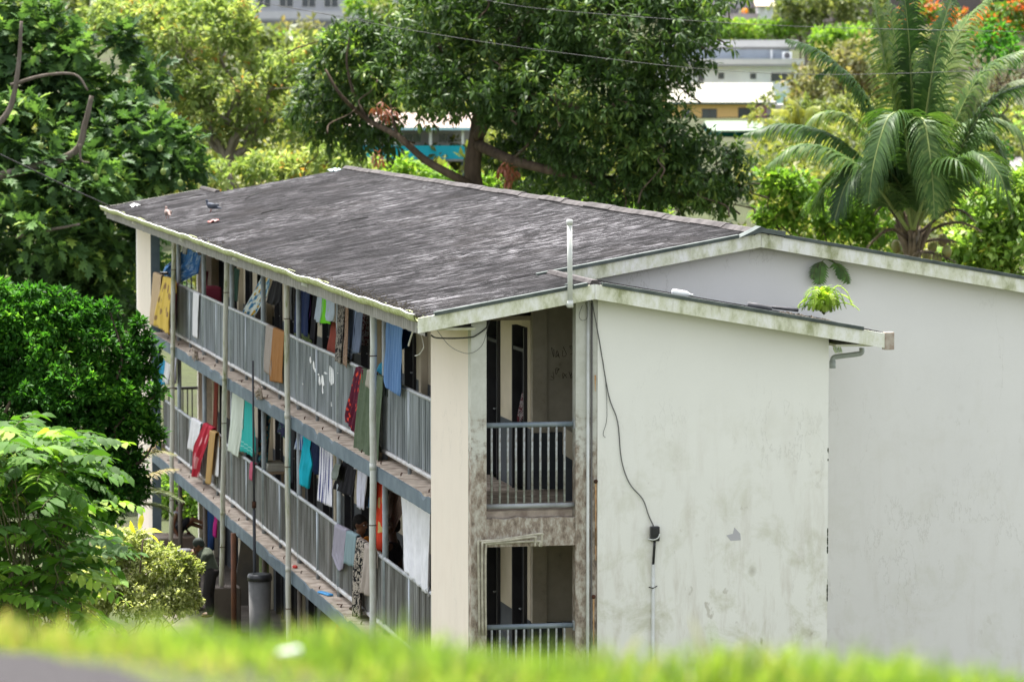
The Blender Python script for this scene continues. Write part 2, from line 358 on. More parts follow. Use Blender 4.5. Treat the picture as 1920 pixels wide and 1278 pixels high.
# floors and beams
for zt, nm in ((5.20, 'upper'), (2.45, 'lower')):
    mb = MB(); mb.box(.02, 1.44, 2.955, 38.06, zt - .24, zt); mb.build('gallery_slab', SLABT, B)
    mb = MB(); n = 260; vs = []; rag = []
    for i in range(n + 1):
        y = 2.96 + 35.1 * i / n; k = noise.noise(Vector((y * 1.3, zt, 3))); k2 = noise.noise(Vector((y * 6, zt, 7)))
        cut = max(0, k - .22) * .25 * (1 + k2) + max(0, k2 - .45) * .05
        zb = zt - .235 - .008 * k2; zo = zt - .012 - cut; xo = -.003
        vs += [(xo, y, zb), (xo, y, zo), (.019, y, zt - .008 - cut * .4), (.019, y, zb)]
    fs = [(4 * i + j, 4 * i + (j + 1) % 4, 4 * i + 4 + (j + 1) % 4, 4 * i + 4 + j) for i in range(n) for j in range(4)] + [(0, 3, 2, 1), (4 * n, 4 * n + 1, 4 * n + 2, 4 * n + 3)]
    mb.add(vs, [f[::-1] for f in fs]); mb.build('edge_beam', BLUE, B)
    # rusty bolt stubs standing on the slab edge
    mb = MB()
    for i in range(17):
        y = 3.4 + 34 * i / 17 + .6 * random.random(); x = .11
        mb.tube([(x, y, zt), (x, y, zt + .03), (x + .02, y + .01, zt + .045)], .010, 6)
        if random.random() < .2: mb.tube([(x, y, zt + .02), (x + .05, y + .15, zt + .03), (x - .02, y + .3, zt + .012)], .008, 5)
    mb.build('rusty_bolts', simple('rusty iron', (.10, .045, .03), (.05, .03, .02), 20, .9, .1), B)
    mb = MB(); mb.box(.205, 4.76, .222, 2.74, zt - .12, zt + .11); mb.build('landing_floor', SLABT, B)
mb = MB(); mb.box(.3, 9.3, 3.0, 38.0, 7.70, 7.76); mb.box(-.6, .3, 2.96, 38.0, 7.76, 7.80); mb.build('ceiling', INW, B)
# inner gallery wall with recessed doors
doors = []
v = 3.2
while v < 37.2:
    doors += [(v, v + .85), (v + 1.9, v + 2.72)]; v += 4.4
for zt, zc in ((5.20, 7.70), (2.45, 4.95), (0.03, 2.2)):
    mb = MB(); md = MB(); y = 2.98
    for a, b in doors + [(38.0, 38.0)]:
        if a - y > .05:
            q = MB(); q.box(1.45, 1.6, y, a, zt + .95, zc); q.build('gallery_wall', INW, B); q = MB(); q.box(1.447, 1.6, y, a, zt, zt + .95); q.build('gallery_dado', DADO, B)
            if a - y > 1.2: pass
        if b > a: q = MB(); q.box(1.45, 1.6, a, b, zc - .12, zc); q.build('lintel', INW, B)
        y = b
    for k, (a, b) in enumerate(doors):
        dm = MB(); h = zt + 2.02
        dm.box(1.54, 1.58, a + .03, b - .03, zt + .01, h); d = dm.build('door', DOORM, B)
        f = MB(); f.box(1.40, 1.56, a + .001, a + .045, zt, zc - .13); f.box(1.40, 1.56, b - .045, b - .001, zt, zc - .13); f.box(1.41, 1.55, a + .046, b - .046, h, h + .05); f.build('frame', DOORM, d)
        f = MB(); f.tube([(1.53, b - .12, zt + 1.0), (1.49, b - .12, zt + 1.0), (1.49, b - .22, zt + 1.0)], .011, 6); f.build('handle', RAILM, d)
        f = MB(); f.box(1.55, 1.57, a + .046, b - .046, h + .052, zc - .13); f.build('transom', simple('dusky transom glass', (.03, .035, .035), (.05, .05, .05), 3, .2, .5), d)
    # pilasters between the flats
    for k in range(8):
        vv = 7.45 + 4.4 * k - .9
        pm = MB(); pm.box(1.34, 1.446, vv, vv + .22, zt, zc - .01); pm.build('pilaster', INW, B)
# stairwell interior: back wall with graffiti, stair flight and handrail
def graf():
    t = NT('scribbled stairwell plaster'); t.rough(.9, .1); co = t.coord(); n = t.noise(co, 2.2, 6, .7)
    c = t.ramp(n, [(.30, (.16, .14, .115)), (.40, (.42, .38, .30)), (.7, (.54, .50, .41))])
    t.col(c); return t.m
GR = graf()
for zt, zc in ((5.33, 8.0), (2.62, 5.08)):
    mb = MB(); mb.box(1.61, 4.76, 2.70, 2.745, zt + .8, min(zc, 7.66)); mb.box(1.61, 2.9, 2.70, 2.745, min(zc, 7.661), zc - .001); mb.box(1.40, 1.61, 2.60, 2.72, zt + .8, zc - (0 if zt < 5 else .0)); mb.build('stairwell_wall', GR, B)
    mb = MB(); mb.box(1.41, 4.76, 2.59, 2.69, zt, zt + .8); mb.build('stairwell_dado', DADO, B)
    st = MB()
    for i in range(9): st.box(1.9 + .27 * i, 2.2 + .27 * i, 1.35, 2.5, zt - .02 - .16 * i - .18, zt - .02 - .16 * i + (0 if i else -.001))
    st.build('stair_flight', SLABT, B)
    st = MB(); st.prism([(1.55, zt + 1.0), (1.55, zt + .62), (3.4, zt - .55), (3.4, zt - .15)], 1.22, 1.32); st.build('stair_wall_cap', INW, B)
    st = MB(); st.prism([(1.55, zt + .615), (1.55, zt - .02), (3.4, zt - .02), (3.4, zt - .555)][:3], 1.23, 1.31); st.build('stair_parapet', DADO, B)
mb = MB(); mb.prism([(2.0, 8.2), (2.0, 7.8), (1.2, 8.0)], 1.4, 1.5)
# scribbles on the plaster
mb = MB(); rr = random.Random(5)
for k in range(11):
    x0 = 1.68 + .055 * (k % 6) * 1.7; z0 = (7.25 if k < 6 else 6.95) + rr.uniform(-.03, .03)
    pts = [(x0 + rr.uniform(-.02, .05), 2.693, z0 + rr.uniform(-.07, .07)) for _ in range(5)]
    mb.tube(catmull(pts, 3), .004, 4)
mb.build('graffiti', simple('charcoal scribble', (.08, .07, .06), (.06, .05, .05), 5), B)

# roof sheets
def roof_sheet(us, vr, fz, name, th=.05, mat=None, step=.6):
    nu = max(2, int((us[1] - us[0]) / step)); nv = max(2, int((vr[1] - vr[0]) / step)); V = []
    for top in (1, 0):
        for j in range(nv + 1):
            for i in range(nu + 1):
                u = us[0] + (us[1] - us[0]) * i / nu; v = vr[0] + (vr[1] - vr[0]) * j / nv
                s = .018 * noise.noise(Vector((u * .5, v * .35, 1))) if top and 0 < j < nv else 0
                V.append((u, v, fz(u) + s - (0 if top else th)))
    n = nu + 1; N = n * (nv + 1); F = []
    for j in range(nv):
        for i in range(nu):
            a = j * n + i; F.append((a, a + 1, a + 1 + n, a + n)); F.append((a + N, a + n + N, a + 1 + n + N, a + 1 + N))
    for j in range(nv):
        a = j * n; F.append((a, a + n, a + n + N, a + N)); a = j * n + nu; F.append((a, a + N, a + n + N, a + n))
    for i in range(nu):
        a = i; F.append((a, a + N, a + 1 + N, a + 1)); a = nv * n + i; F.append((a, a + 1, a + 1 + N, a + N))
    return V, F
def roof_part(name, parts, mat=ROOF):
    VV = []; FF = []
    for V, F in parts: k = len(VV); VV += V; FF += [tuple(i + k for i in f) for f in F]
    return np_mesh(name, VV, FF, mat, B, smooth=False)
left = roof_part('left_roof_slope', [roof_sheet((EU, WU), (V0, V1), rl, 'a'), roof_sheet((EU, RU), (V1, VF1), rl, 'b'), roof_sheet((EU, WU), (VF1, VF0), rl, 'c')])
roof_part('right_roof_slope', [roof_sheet((RU, MR), (V1, VF1), rr_m, 'd')])
roof_part('wing_roof_slope', [roof_sheet((WU, WR), (V0, 2.745), rr_w, 'e')])
roof_part('wing_roof_slope', [roof_sheet((WU, WR), (38.31, VF0), rr_w, 'e')])
# ridge capping, lapped lengths
def ridge(u, wv, v0, v1, name='ridge_cap', hw=.12):
    mb = MB(); n = max(1, round((v1 - v0) / 1.8)); L = (v1 - v0) / n
    for i in range(n):
        a = v0 + i * L; b = a + L + .04; dz = .012 * (i % 2) + .01 * noise.noise(Vector((i * 3.3, u, 0)))
        mb.prism([(u - hw, wv - hw * .17 + dz), (u - .04, wv + .035 + dz), (u + .04, wv + .035 + dz), (u + hw, wv - hw * .17 + dz), (u + hw * .9, wv - .035 - hw * .17 + dz), (u, wv - .0 + dz), (u - hw * .9, wv - .035 - hw * .17 + dz)], a, b)
    return mb.build(name, simple('ridge cap', (.035, .03, .03), (.10, .09, .09), 3, .8, .2), B)
ridge(RU, RW + .015, V1 - .06, VF1 + .05); ridge(WU, WW + .0, V0 - .03, V1 - .1, hw=.07); ridge(WU, WW + .01, VF1, VF0, hw=.07)
# the flared end tile on the main ridge
mb = MB(); mb.prism([(RU - .34, RW - .075), (RU - .12, RW + .03), (RU - .02, RW + .085), (RU + .06, RW + .05), (RU + .34, RW + .01), (RU + .34, RW - .06), (RU, RW - .0)], V1 - .1, V1 + .2); mb.build('ridge_end_tile', TRIM, B)
# fascias
def slope_board(us, f, v0, v1, up, dn, name, mat):
    mb = MB(); n = 10; top = [(us[0] + (us[1] - us[0]) * i / n, f(us[0] + (us[1] - us[0]) * i / n) + up) for i in range(n + 1)]
    bot = [(u, z - up - dn) for u, z in top]; mb.prism(bot + top[::-1], v0, v1); return mb.build(name, mat, B, bevel=.004)
slope_board((EU - .06, WU), rl, V0 - .035, V0 - .002, -.012, .215, 'fascia_board', FASC)
slope_board((WU + .003, WR), rr_w, V0 - .035, V0 - .002, -.012, .215, 'fascia_board', FASC)
slope_board((WU + .05, RU), rl, V1 - .035, V1 - .002, -.012, .215, 'fascia_board', FASC)
slope_board((RU + .003, MR), rr_m, V1 - .035, V1 - .002, -.012, .215, 'fascia_board', FASC)
slope_board((EU + .16, WU - .1), rl, V0 - .06, V0 + .05, .028, .022, 'edge_flashing', TRIM)
slope_board((WU + .1, WR - .3), rr_w, V0 - .06, V0 + .05, .028, .022, 'edge_flashing', TRIM)
slope_board((WU - .2, RU - .33), rl, V1 - .06, V1 + .05, .028, .022, 'edge_flashing', TRIM)
slope_board((RU + .33, MR), rr_m, V1 - .06, V1 + .05, .028, .022, 'edge_flashing', TRIM)
slope_board((EU, WU), rl, VF0 + .002, VF0 + .03, 0, .2, 'fascia_board', FASC)
# soffits
mb = MB(); mb.box(-.70, 0, V0, .2, 7.80, 7.83); mb.box(4.98, WR - .05, V0, 2.7, 7.50, 7.53); mb.build('soffit', simple('mossy soffit', (.36, .36, .22), (.5, .5, .4), 3), B)
# gable end block at the wing's lower right corner
p = atV(V0, 1640, 640); mb = MB(); mb.box(WR + .001, WR + .14, V0 - .03, V0 + .1, rr_w(WR) - .24, rr_w(WR) - .0); mb.build('fascia_end_block', simple('chipped block', (.5, .45, .38), (.33, .25, .2), 12, .9), B, bevel=.01)
# eave gutter with a wavering lip and the board behind it
def wav(y): return .03 * noise.noise(Vector((y * .55, 0, 5))) + .012 * noise.noise(Vector((y * 2.1, 0, 9)))
n = 200; VV = []; prof = [(-.0, .0), (-.0, -.06), (-.035, -.075), (-.085, -.07), (-.118, -.035), (-.125, .012), (-.137, .014), (-.137, .002), (-.132, -.04), (-.095, -.082), (-.035, -.09), (.012, -.07), (.012, 0)]
gx = EU + .02
ys = [V0 + (VF0 - V0) * i / n for i in range(n + 1)]
for y in ys:
    for px, pz in prof: VV.append((gx + px, y, EW + .0 + pz + wav(y)))
k = len(prof); FF = [(i * k + j, i * k + (j + 1) % k, (i + 1) * k + (j + 1) % k, (i + 1) * k + j) for i in range(n) for j in range(k)]
def gut_mat():
    t = NT('algae stained gutter'); t.rough(.6, .3); n1 = t.noise(t.coord((1, 6, 12)), 1, 5, .65)
    t.col(t.ramp(n1, [(.3, (.55, .58, .42)), (.45, (.46, .50, .24)), (.62, (.30, .34, .12)), (.8, (.5, .5, .36))])); return t.m
g = np_mesh('gutter', VV, [f[::-1] for f in FF], gut_mat(), B, smooth=False)
lip = MB(); lip.tube([(gx - .132, y, EW + .018 + wav(y)) for y in ys], .013, 6); lip.build('gutter_lip', simple('bright gutter lip', (.75, .75, .72), (.6, .62, .5), 3, .5), g)
mb = MB()
for i in range(0, 41): 
    pass
vs = []
for y in ys:
    h = .02 * noise.noise(Vector((y * 4, 2, 0))); vs += [(gx + .02, y, 7.97), (gx + .02, y, 7.72 + h), (gx + .05, y, 7.72 + h), (gx + .05, y, 7.97)]
mb.add(vs, [(4 * i + j, 4 * i + (j + 1) % 4, 4 * i + 4 + (j + 1) % 4, 4 * i + 4 + j) for i in range(n) for j in range(4)])
mb.build('eave_board', simple('grey eave board', (.36, .35, .32), (.18, .17, .15), 5, .9, .1, .3, stretch=(1, 4, .5)), B)
mb = MB(); mb.box(EU + .06, .02, .2, 41, 7.80, 7.82); mb.build('eave_soffit', INW, B)
# crust of moss and leaf litter along the eave
cr = MB(); rr = random.Random(3)
for i in range(1500):
    y = rr.uniform(V0 + .1, VF0 - .4) if rr.random() < .5 else rr.uniform(0, 9); u = EU + abs(rr.gauss(0, .10)) + .01; s = rr.uniform(.004, .012)
    z = rl(u) + s * .3; r3 = Matrix.Rotation(rr.uniform(0, 3), 3, 'Z'); cr.ell((u, y, z), (s, s * rr.uniform(.6, 2), s * .6), 5, 3, r3)
cr.build('moss_crust', simple('moss crust', (.035, .03, .025), (.09, .08, .06), 8, .95, .05), B)
# tiny debris and sheet-end cracks on the roof
cr = MB()
for (x, y, x2, y2) in ((460, 373, 492, 361), (490, 401, 530, 393), (635, 420, 690, 408)):
    def onroof(x, y):
        r = ray(x, y); nrm = Vector((-SL, 0, 1)); t = (EW - SL * EU * 1 - (CAM.z - SL * CAM.x)) / (r.z - SL * r.x); return CAM + r * t
    a, b = onroof(x, y), onroof(x2, y2); cr.tube([a + Vector((0, 0, .01)), a.lerp(b, .5) + Vector((0, .1, .018)), b + Vector((0, 0, .01))], .010, 5)
cr.build('roof_crack', simple('black crack', (.012, .011, .011), (.02, .02, .02)), B)
# railings
POSTS = [8.42 + 4.46 * k for k in range(7)]
def railing(zt, v0, v1, first, balm):
    RT_ = 1.26 if zt > 4 else 1.19
    rail = empty('gallery_railing', (GU, (v0 + v1) / 2, zt), None, None) ; rail.parent = B
    del_keys = [k for k in ('label', 'category') if k in rail]
    mb = MB(); mb.tube([(GU, y, zt + RT_ + .006 * noise.noise(Vector((y, 0, zt)))) for y in np.arange(v0, v1 + .1, .55)], .034, 10); mb.build('top_rail', RAILM, rail)
    mb = MB(); mb.tube([(GU - .005, y, zt + .13) for y in np.arange(v0, v1 + .1, .55)], .037, 10)
    for y in POSTS: mb.tube([(GU - .005, y - .13, zt + .13), (GU - .005, y + .13, zt + .13)], .043, 10)
    mb.build('bottom_rail', simple('white bottom pipe', (.62, .62, .63), (.42, .40, .38), 6, .5, .4), rail)
    mb = MB(); y = v0 + .06; nb = 0
    while y < v1:
        j = .012 * math.sin(y * 37); mb.box(GU - .015 + j, GU + .015 + j, y - .013 + j, y + .013 + j, zt + .17, zt + RT_ - .03); y += .162
    mb.build('balusters', balm, rail)['kind'] = 'stuff'
    half = [p - 2.23 for p in POSTS]
    for y in half:
        if y < v0 or y > v1: continue
        mb = MB(); mb.tube([(GU - .006, y, zt), (GU - .006, y, zt + RT_)], .030, 8); mb.build('half_post', BAL, rail)
    return rail
railing(5.20, 2.96, 38.05, 0, BAL); railing(2.45, 2.96, 38.05, 0, BAL2)
for (zt, zc) in ((5.20, 7.755), (2.45, 4.95), (.03, 2.2)):
    for y in POSTS:
        mb = MB(); mb.tube([(GU + .012, y, zt), (GU + .012, y, zc)], .047, 12); mb.build('gallery_post', POSTM if zt > .1 else simple('brown steel post', (.09, .07, .06), (.16, .14, .12), 3, .7), B)
# splashes of white paint on the upper balusters
mb = MB()
for (x0, y0, w_, h_) in ((581, 668, 3, 13), (587, 676, 3, 17), (590, 690, 3, 8), (596, 700, 3, 3), (598, 704, 3, 18), (603, 702, 5, 22), (604, 722, 2, 16), (608, 697, 6, 4), (618, 685, 6, 38), (623, 690, 3, 30), (620, 752, 2, 10), (567, 718, 2, 3), (632, 698, 2, 2)):
    a = atU(GU - .021, x0, y0); b = atU(GU - .021, x0 + w_ * .3, y0 + h_); c = atU(GU - .021, x0 + w_, y0 + h_ * .9); d = atU(GU - .021, x0 + w_ * .6, y0 + h_ * .1); m_ = atU(GU - .021, x0 - w_ * .2, y0 + h_ * .6)
    nn = Vector((.003, 0, 0)); P = [a, m_, b, c, d]; mb.add(P + [q + nn for q in P], [(0, 1, 2, 3, 4), (9, 8, 7, 6, 5)] + [(i, i + 5, (i + 1) % 5 + 5, (i + 1) % 5) for i in range(5)])
mb.build('paint_splash', simple('white paint', (.85, .85, .85), (.75, .75, .75)), B)
# stair opening balustrades
for zt in (5.33, 2.60):
    rail = empty('stair_balustrade', (.83, .1, zt), None, None); rail.parent = B
    z1 = zt + 1.155
    mb = MB(); mb.tube([(.213, .10, z1), (1.437, .10, z1)], .036, 12); mb.build('top_rail', simple('dark blue rail paint', (.13, .17, .21), (.22, .26, .29), 5, .4, .5), rail)
    mb = MB(); mb.tube([(.213, .10, zt + .06), (1.437, .10, zt + .06)], .034, 12); mb.build('bottom_rail', RAILM, rail)
    for i in range(10):
        x = .30 + i * .1115; mb = MB(); mb.tube([(x, .1, zt + .09), (x, .1, z1 - .03)], .0155, 8); mb.build('baluster', simple('chipped baluster', (.46, .50, .50), (.22, .20, .17), 14, .5, .4, .2), rail)
    mb = MB(); mb.box(1.42, 1.439, .05, .15, z1 - .07, z1 + .06); mb.build('wall_plate', RAILM, rail)
# downpipes on the facade
def on(u, x, y): return atU(u, x, y)
DP = [(700, 600, -8.9), (538, 528, -8.9), (426, 490, -8.9), (327, 452, -8.9)]
for i, (x, ytop, _) in enumerate(DP):
    px = -.07; t = on(px, x, 650); yv = t.y
    xl = {0: 697, 1: 541, 2: 415, 3: 321}[i]; tb = on(px, xl, 1000); yb = tb.y
    z0 = (1.0 if i == 2 else (.9 if i == 3 else -.0)); pts = []
    top = Vector((px, yv, 7.62)); bot = Vector((px, yb, z0))
    for k in range(15): q = top.lerp(bot, k / 14); q.x += .006 * math.sin(k * 1.7); pts.append(q)
    mb = MB(); mb.tube(pts, .052 if i == 0 else .049, 12); mb.tube([top + Vector((0, 0, .02)), top - Vector((0, 0, .10))], .060, 12)
    for zz in (5.2, 2.5): q = top.lerp(bot, (top.z - zz) / (top.z - bot.z)); mb.tube([q + Vector((0, 0, .05)), q - Vector((0, 0, .05))], .054, 12)
    up = MB(); L = 2.6 if i == 0 else 1.9
    up.tube(catmull([(px, yv, 7.61), (px, yv + .03, 7.69), (px, yv + .2, 7.72), (px - .02, yv + L * .9, 7.70), (px - .3, yv + L, 7.72), (gx - .06, yv + L + .03, 7.88)], 5), .042, 10)
    d = mb.build('downpipe', [PVCW, PIPE, PIPE, PIPE][i], B); up.build('offset_pipe', [PVCW, PIPE, PIPE, PIPE][i], d)
    z = MB()
    for zz in (6.9, 4.3, 1.8):
        q = top.lerp(bot, (top.z - zz) / (top.z - bot.z)); z.tube([(q.x - .052, q.y - .04, zz), (q.x - .052, q.y + .04, zz)], .008, 5); z.tube([(q.x - .052, q.y - .05, zz), (q.x + .052, q.y - .05, zz)], .008, 5)
    z.build('pipe_bracket', simple('rusty iron', (.1, .045, .03)), d)
mb = MB(); q = atU(-.07, 415, 1112); mb.box(-.25, .3, q.y - .2, q.y + .3, .03, .98); mb.build('concrete_plinth', conc, B, bevel=.02)
# conduits, rusty strip and wiring on the wing front
a = atV(-.03, 1105, 565); mb = MB(); mb.tube([(1.60, -.015, 8.15), (1.60, -.015, 0)], .021, 8); mb.build('wall_conduit', PVCW, B)
mb = MB(); mb.tube([(1.655, -.0, 8.12), (1.655, -.0, 0)], .013, 8)
mb.build('wall_conduit', simple('dark conduit', (.16, .15, .14)), B)
mb = MB()
for (x, y, h) in ((1117, 902, 120), (1117, 990, 60), (1113, 1118, 90), (1116, 703, 30)):
    a = atV(0, x, y); b = atV(0, x, y + h); w_ = .012
    mb.add([(a.x - w_, -.004, a.z), (a.x + w_, -.004, a.z), (a.x + w_ * .5, -.004, b.z), (a.x - w_ * .3, -.004, b.z)], [(0, 3, 2, 1)])
mb.build('rust_streak', simple('rust streak', (.42, .20, .07), (.6, .42, .25), 9, .9), B)
mb = MB(); 
for (x, y) in ((1117, 902), (1113, 1118)): a = atV(-.02, x, y); mb.ell(a, (.03, .02, .03), 8, 6)
mb.build('rusty_bolt', simple('rusty iron', (.1, .045, .03)), B)
# three conduits bending over the lower opening
mb = MB()
for k, (xr, yr) in enumerate(((1012, 1000), (1000, 1006), (1008, 1014))):
    P = [(899 + 6 * k, 1190), (898 + 6 * k, 1100), (897 + 7 * k, 1020 + 2 * k), (901 + 8 * k, 1014 + 3 * k), (940, 1011 + 3 * k), (xr, yr), (xr + 4, yr + 4), (xr + 3, 1024)]
    pts = [atV(-.035 - .012 * (k % 2), x, y) for x, y in P]; mb.tube(catmull(pts, 4), .016, 8)
mb.build('conduit_bundle', simple('old cream conduit', (.55, .52, .42), (.35, .32, .25), 9, .6, .3), B)
# little rain pipe at the wing corner
mb = MB(); P = [(1616, 652), (1615, 661), (1604, 664), (1572, 668), (1562, 672), (1561, 688)]
mb.tube(catmull([atV(.3, x, y) for x, y in P], 5), .036, 10); mb.tube([atV(.3, 1561, 676), atV(.3, 1561, 690)], .043, 10); mb.build('corner_rain_pipe', simple('pale grey pipe', (.42, .46, .48), (.30, .32, .30), 5, .5), B)
# fascia water stain patches on wing wall edge (moss in the broken corner)
mb = MB(); rr = random.Random(8)
for (x, y, n_) in ((1551, 1012, 10), (1551, 1105, 9), (1551, 850, 3)):
    for _ in range(n_): q = atV(.0, x + rr.uniform(-1, 1), y + rr.uniform(-22, 22)); mb.ell((4.968, rr.uniform(0, .02), q.z), (.012, .012, rr.uniform(.02, .05)), 6, 4)
mb.build('moss_patch', simple('black moss', (.04, .045, .03), (.07, .08, .05), 9), B)
# peeled render patch
mb = MB(); P = [(1362, 1003), (1374, 1000), (1377, 988), (1388, 1000), (1389, 1012), (1370, 1013)]; Q = [atV(-.003, x, y) for x, y in P]
mb.add(Q, [list(range(len(Q)))[::-1]]); mb.build('peeled_patch', simple('bare grey render', (.50, .49, .52), (.45, .44, .47)), B)
for m in (B,): pass
# ------------------------------------------------------------------ fittings on the block
WIRE = simple('black cable', (.03, .03, .03), (.05, .05, .05)); WIRE2 = simple('grey cable', (.16, .16, .15), (.1, .1, .1))
def wire(pts, r, name, label, mat=WIRE, cat='cable', k=5, group=None):
    mb = MB(); mb.tube(catmull(pts, k), r, 6); o = mb.build(name, mat); return tag(o, label, cat, group)
wire([atV(-.05, x, y) for x, y in ((808, 628), (818, 633), (850, 634), (883, 632), (895, 627), (912, 614), (918, 600))], .011, 'electric_cable', 'short black cable sagging across the cream side wall under the eave')
wire([atV(-.05, x, y) for x, y in ((820, 620), (840, 645), (860, 658), (883, 662), (905, 645), (916, 605))], .004, 'thin_wire', 'thin grey looping wire below the front fascia beside the corner column', WIRE2)
wire([atV(-.02, x, y) for x, y in ((1109, 560), (1124, 640), (1141, 740), (1158, 790), (1165, 860), (1180, 905), (1205, 935), (1216, 965), (1226, 987))], .0075, 'electric_cable', 'black cable wandering down the white stair wall to the meter box', WIRE2)
wire([atV(-.02, x, y) for x, y in ((1111, 565), (1120, 620), (1134, 700), (1138, 780), (1131, 812), (1135, 820))], .004, 'thin_wire', 'thin loose wire end dangling beside the conduits on the stair wall', WIRE2)
wire([atV(-.06, x, y) for x, y in ((1092, 572), (1086, 590), (1090, 600), (1100, 597), (1102, 580), (1098, 568))], .004, 'thin_wire', 'small coil of wire under the peak of the stair wing fascia', WIRE2)
wire([atU(-.5, x, y) for x, y in ((786, 607), (775, 620), (768, 640), (766, 648))], .012, 'rope', 'knotted white rope end hanging from the eave beside the blue towel', simple('white rope', (.6, .6, .55)), 'rope')
wire([atU(-.45, x, y) for x, y in ((788, 622), (793, 640), (794, 652), (786, 664), (778, 667))], .007, 'wire_loop', 'pale wire loop hanging from the corner of the eave', simple('white rope', (.6, .6, .55)), 'wire')
# meter box and its conduit
a = atV(-.06, 1228, 1000); mbx = empty('meter_box', (a.x, 0, a.z), 'small black meter box with white lead on the white stair wall', 'meter box')
BLK = simple('black plastic', (.015, .017, .02), (.03, .03, .035), 8, .35, .5)
mb = MB(); mb.box(a.x - .062, a.x + .062, -.09, -.003, a.z - .10, a.z + .10); mb.build('housing', BLK, mbx, bevel=.012)
mb = MB(); mb.box(a.x - .045, a.x + .045, -.10, -.091, a.z - .02, a.z + .08); mb.build('cover', BLK, mbx, bevel=.004)
mb = MB(); mb.tube(catmull([(a.x - .1, -.05, a.z - .07), (a.x - .03, -.115, a.z - .075), (a.x + .03, -.115, a.z - .05), (a.x + .058, -.1, a.z)], 5), .009, 6); mb.build('white_lead', PVCW, mbx)
mb = MB(); mb.tube([(a.x, -.04, a.z - .10), (a.x, -.035, a.z - .17), (a.x - .015, -.03, a.z - .42)], .018, 8); mb.build('gland', BLK, mbx)
mb = MB(); mb.tube([(a.x - .015, -.03, a.z - .42), (a.x - .02, -.03, 0)], .024, 10); mb.build('conduit', PVCW, mbx)
mb = MB(); mb.tube([(a.x - .07, -.02, a.z - .73), (a.x - .03, -.06, a.z - .74), (a.x + .04, -.02, a.z - .72)], .008, 5); mb.build('clip', WIRE, mbx)
# white vent pipe in front of the fascia
a = atV(-.42, 1068, 420); b = atV(-.42, 1069, 572); vp = empty('vent_pipe', b, 'upright white plastic pipe rising in front of the stair wing fascia', 'pipe')
mb = MB(); mb.tube([b, a], .034, 12); mb.build('pipe', PVCW, vp)
mb = MB(); mb.tube([a - Vector((0, 0, .01)), a + Vector((0, 0, .05)), a + Vector((0, 0, .06))], [.041, .041, .03], 12); mb.build('cap', PVCW, vp)
mb = MB(); mb.tube([b + Vector((0, 0, .06)), b - Vector((0, 0, .03))], .042, 12); mb.tube([b, b + Vector((0, .1, -.0))], .036, 10); mb.build('elbow', PVCW, vp)
mb = MB(); mb.obox(b.lerp(a, .25) + Vector((0, .05, 0)), (.05, 0, 0), (0, .05, 0), (0, 0, .012)); mb.build('bracket', TRIM, vp)
# bottle and rolled sheet lying on the little roof slope
def onwing(x, y):
    r = ray(x, y); t = (WW + SL * WU - (CAM.z + SL * CAM.x)) / (r.z + SL * r.x); return CAM + r * t
def onroof(x, y):
    r = ray(x, y); t = (EW - SL * EU - (CAM.z - SL * CAM.x)) / (r.z - SL * r.x); return CAM + r * t
ax = Vector((1, 0, -SL)).normalized(); q = Vector((2.72, -.18, rr_w(2.72) + .06)); bt = empty('plastic_bottle', q, 'empty clear white plastic bottle lying on the small roof', 'bottle')
mb = MB(); mb.tube([q, q + ax * .02, q + ax * .2, q + ax * .24, q + ax * .27], [.03, .043, .043, .022, .014], 12); mb.build('body', simple('clouded plastic', (.8, .8, .8), (.7, .72, .74), 12, .3, .5), bt)
mb = MB(); mb.tube([q + ax * .271, q + ax * .295], .016, 10); mb.build('cap', PVCW, bt)
q = Vector((3.78, -.15, rr_w(3.78) + .05)); mb = MB(); mb.tube([q, q + ax * .15, q + ax * .34], [.045, .05, .03], 10)
mb.tube([q + ax * .3 + Vector((0, .1, .02)), q + ax * .75 + Vector((0, .1, .05))], [.02, .03], 6); tag(mb.build('rolled_felt', simple('dark felt', (.05, .05, .055), (.09, .09, .1), 6)), 'rolled piece of dark roofing felt lying near the fern on the small roof', 'roofing felt')
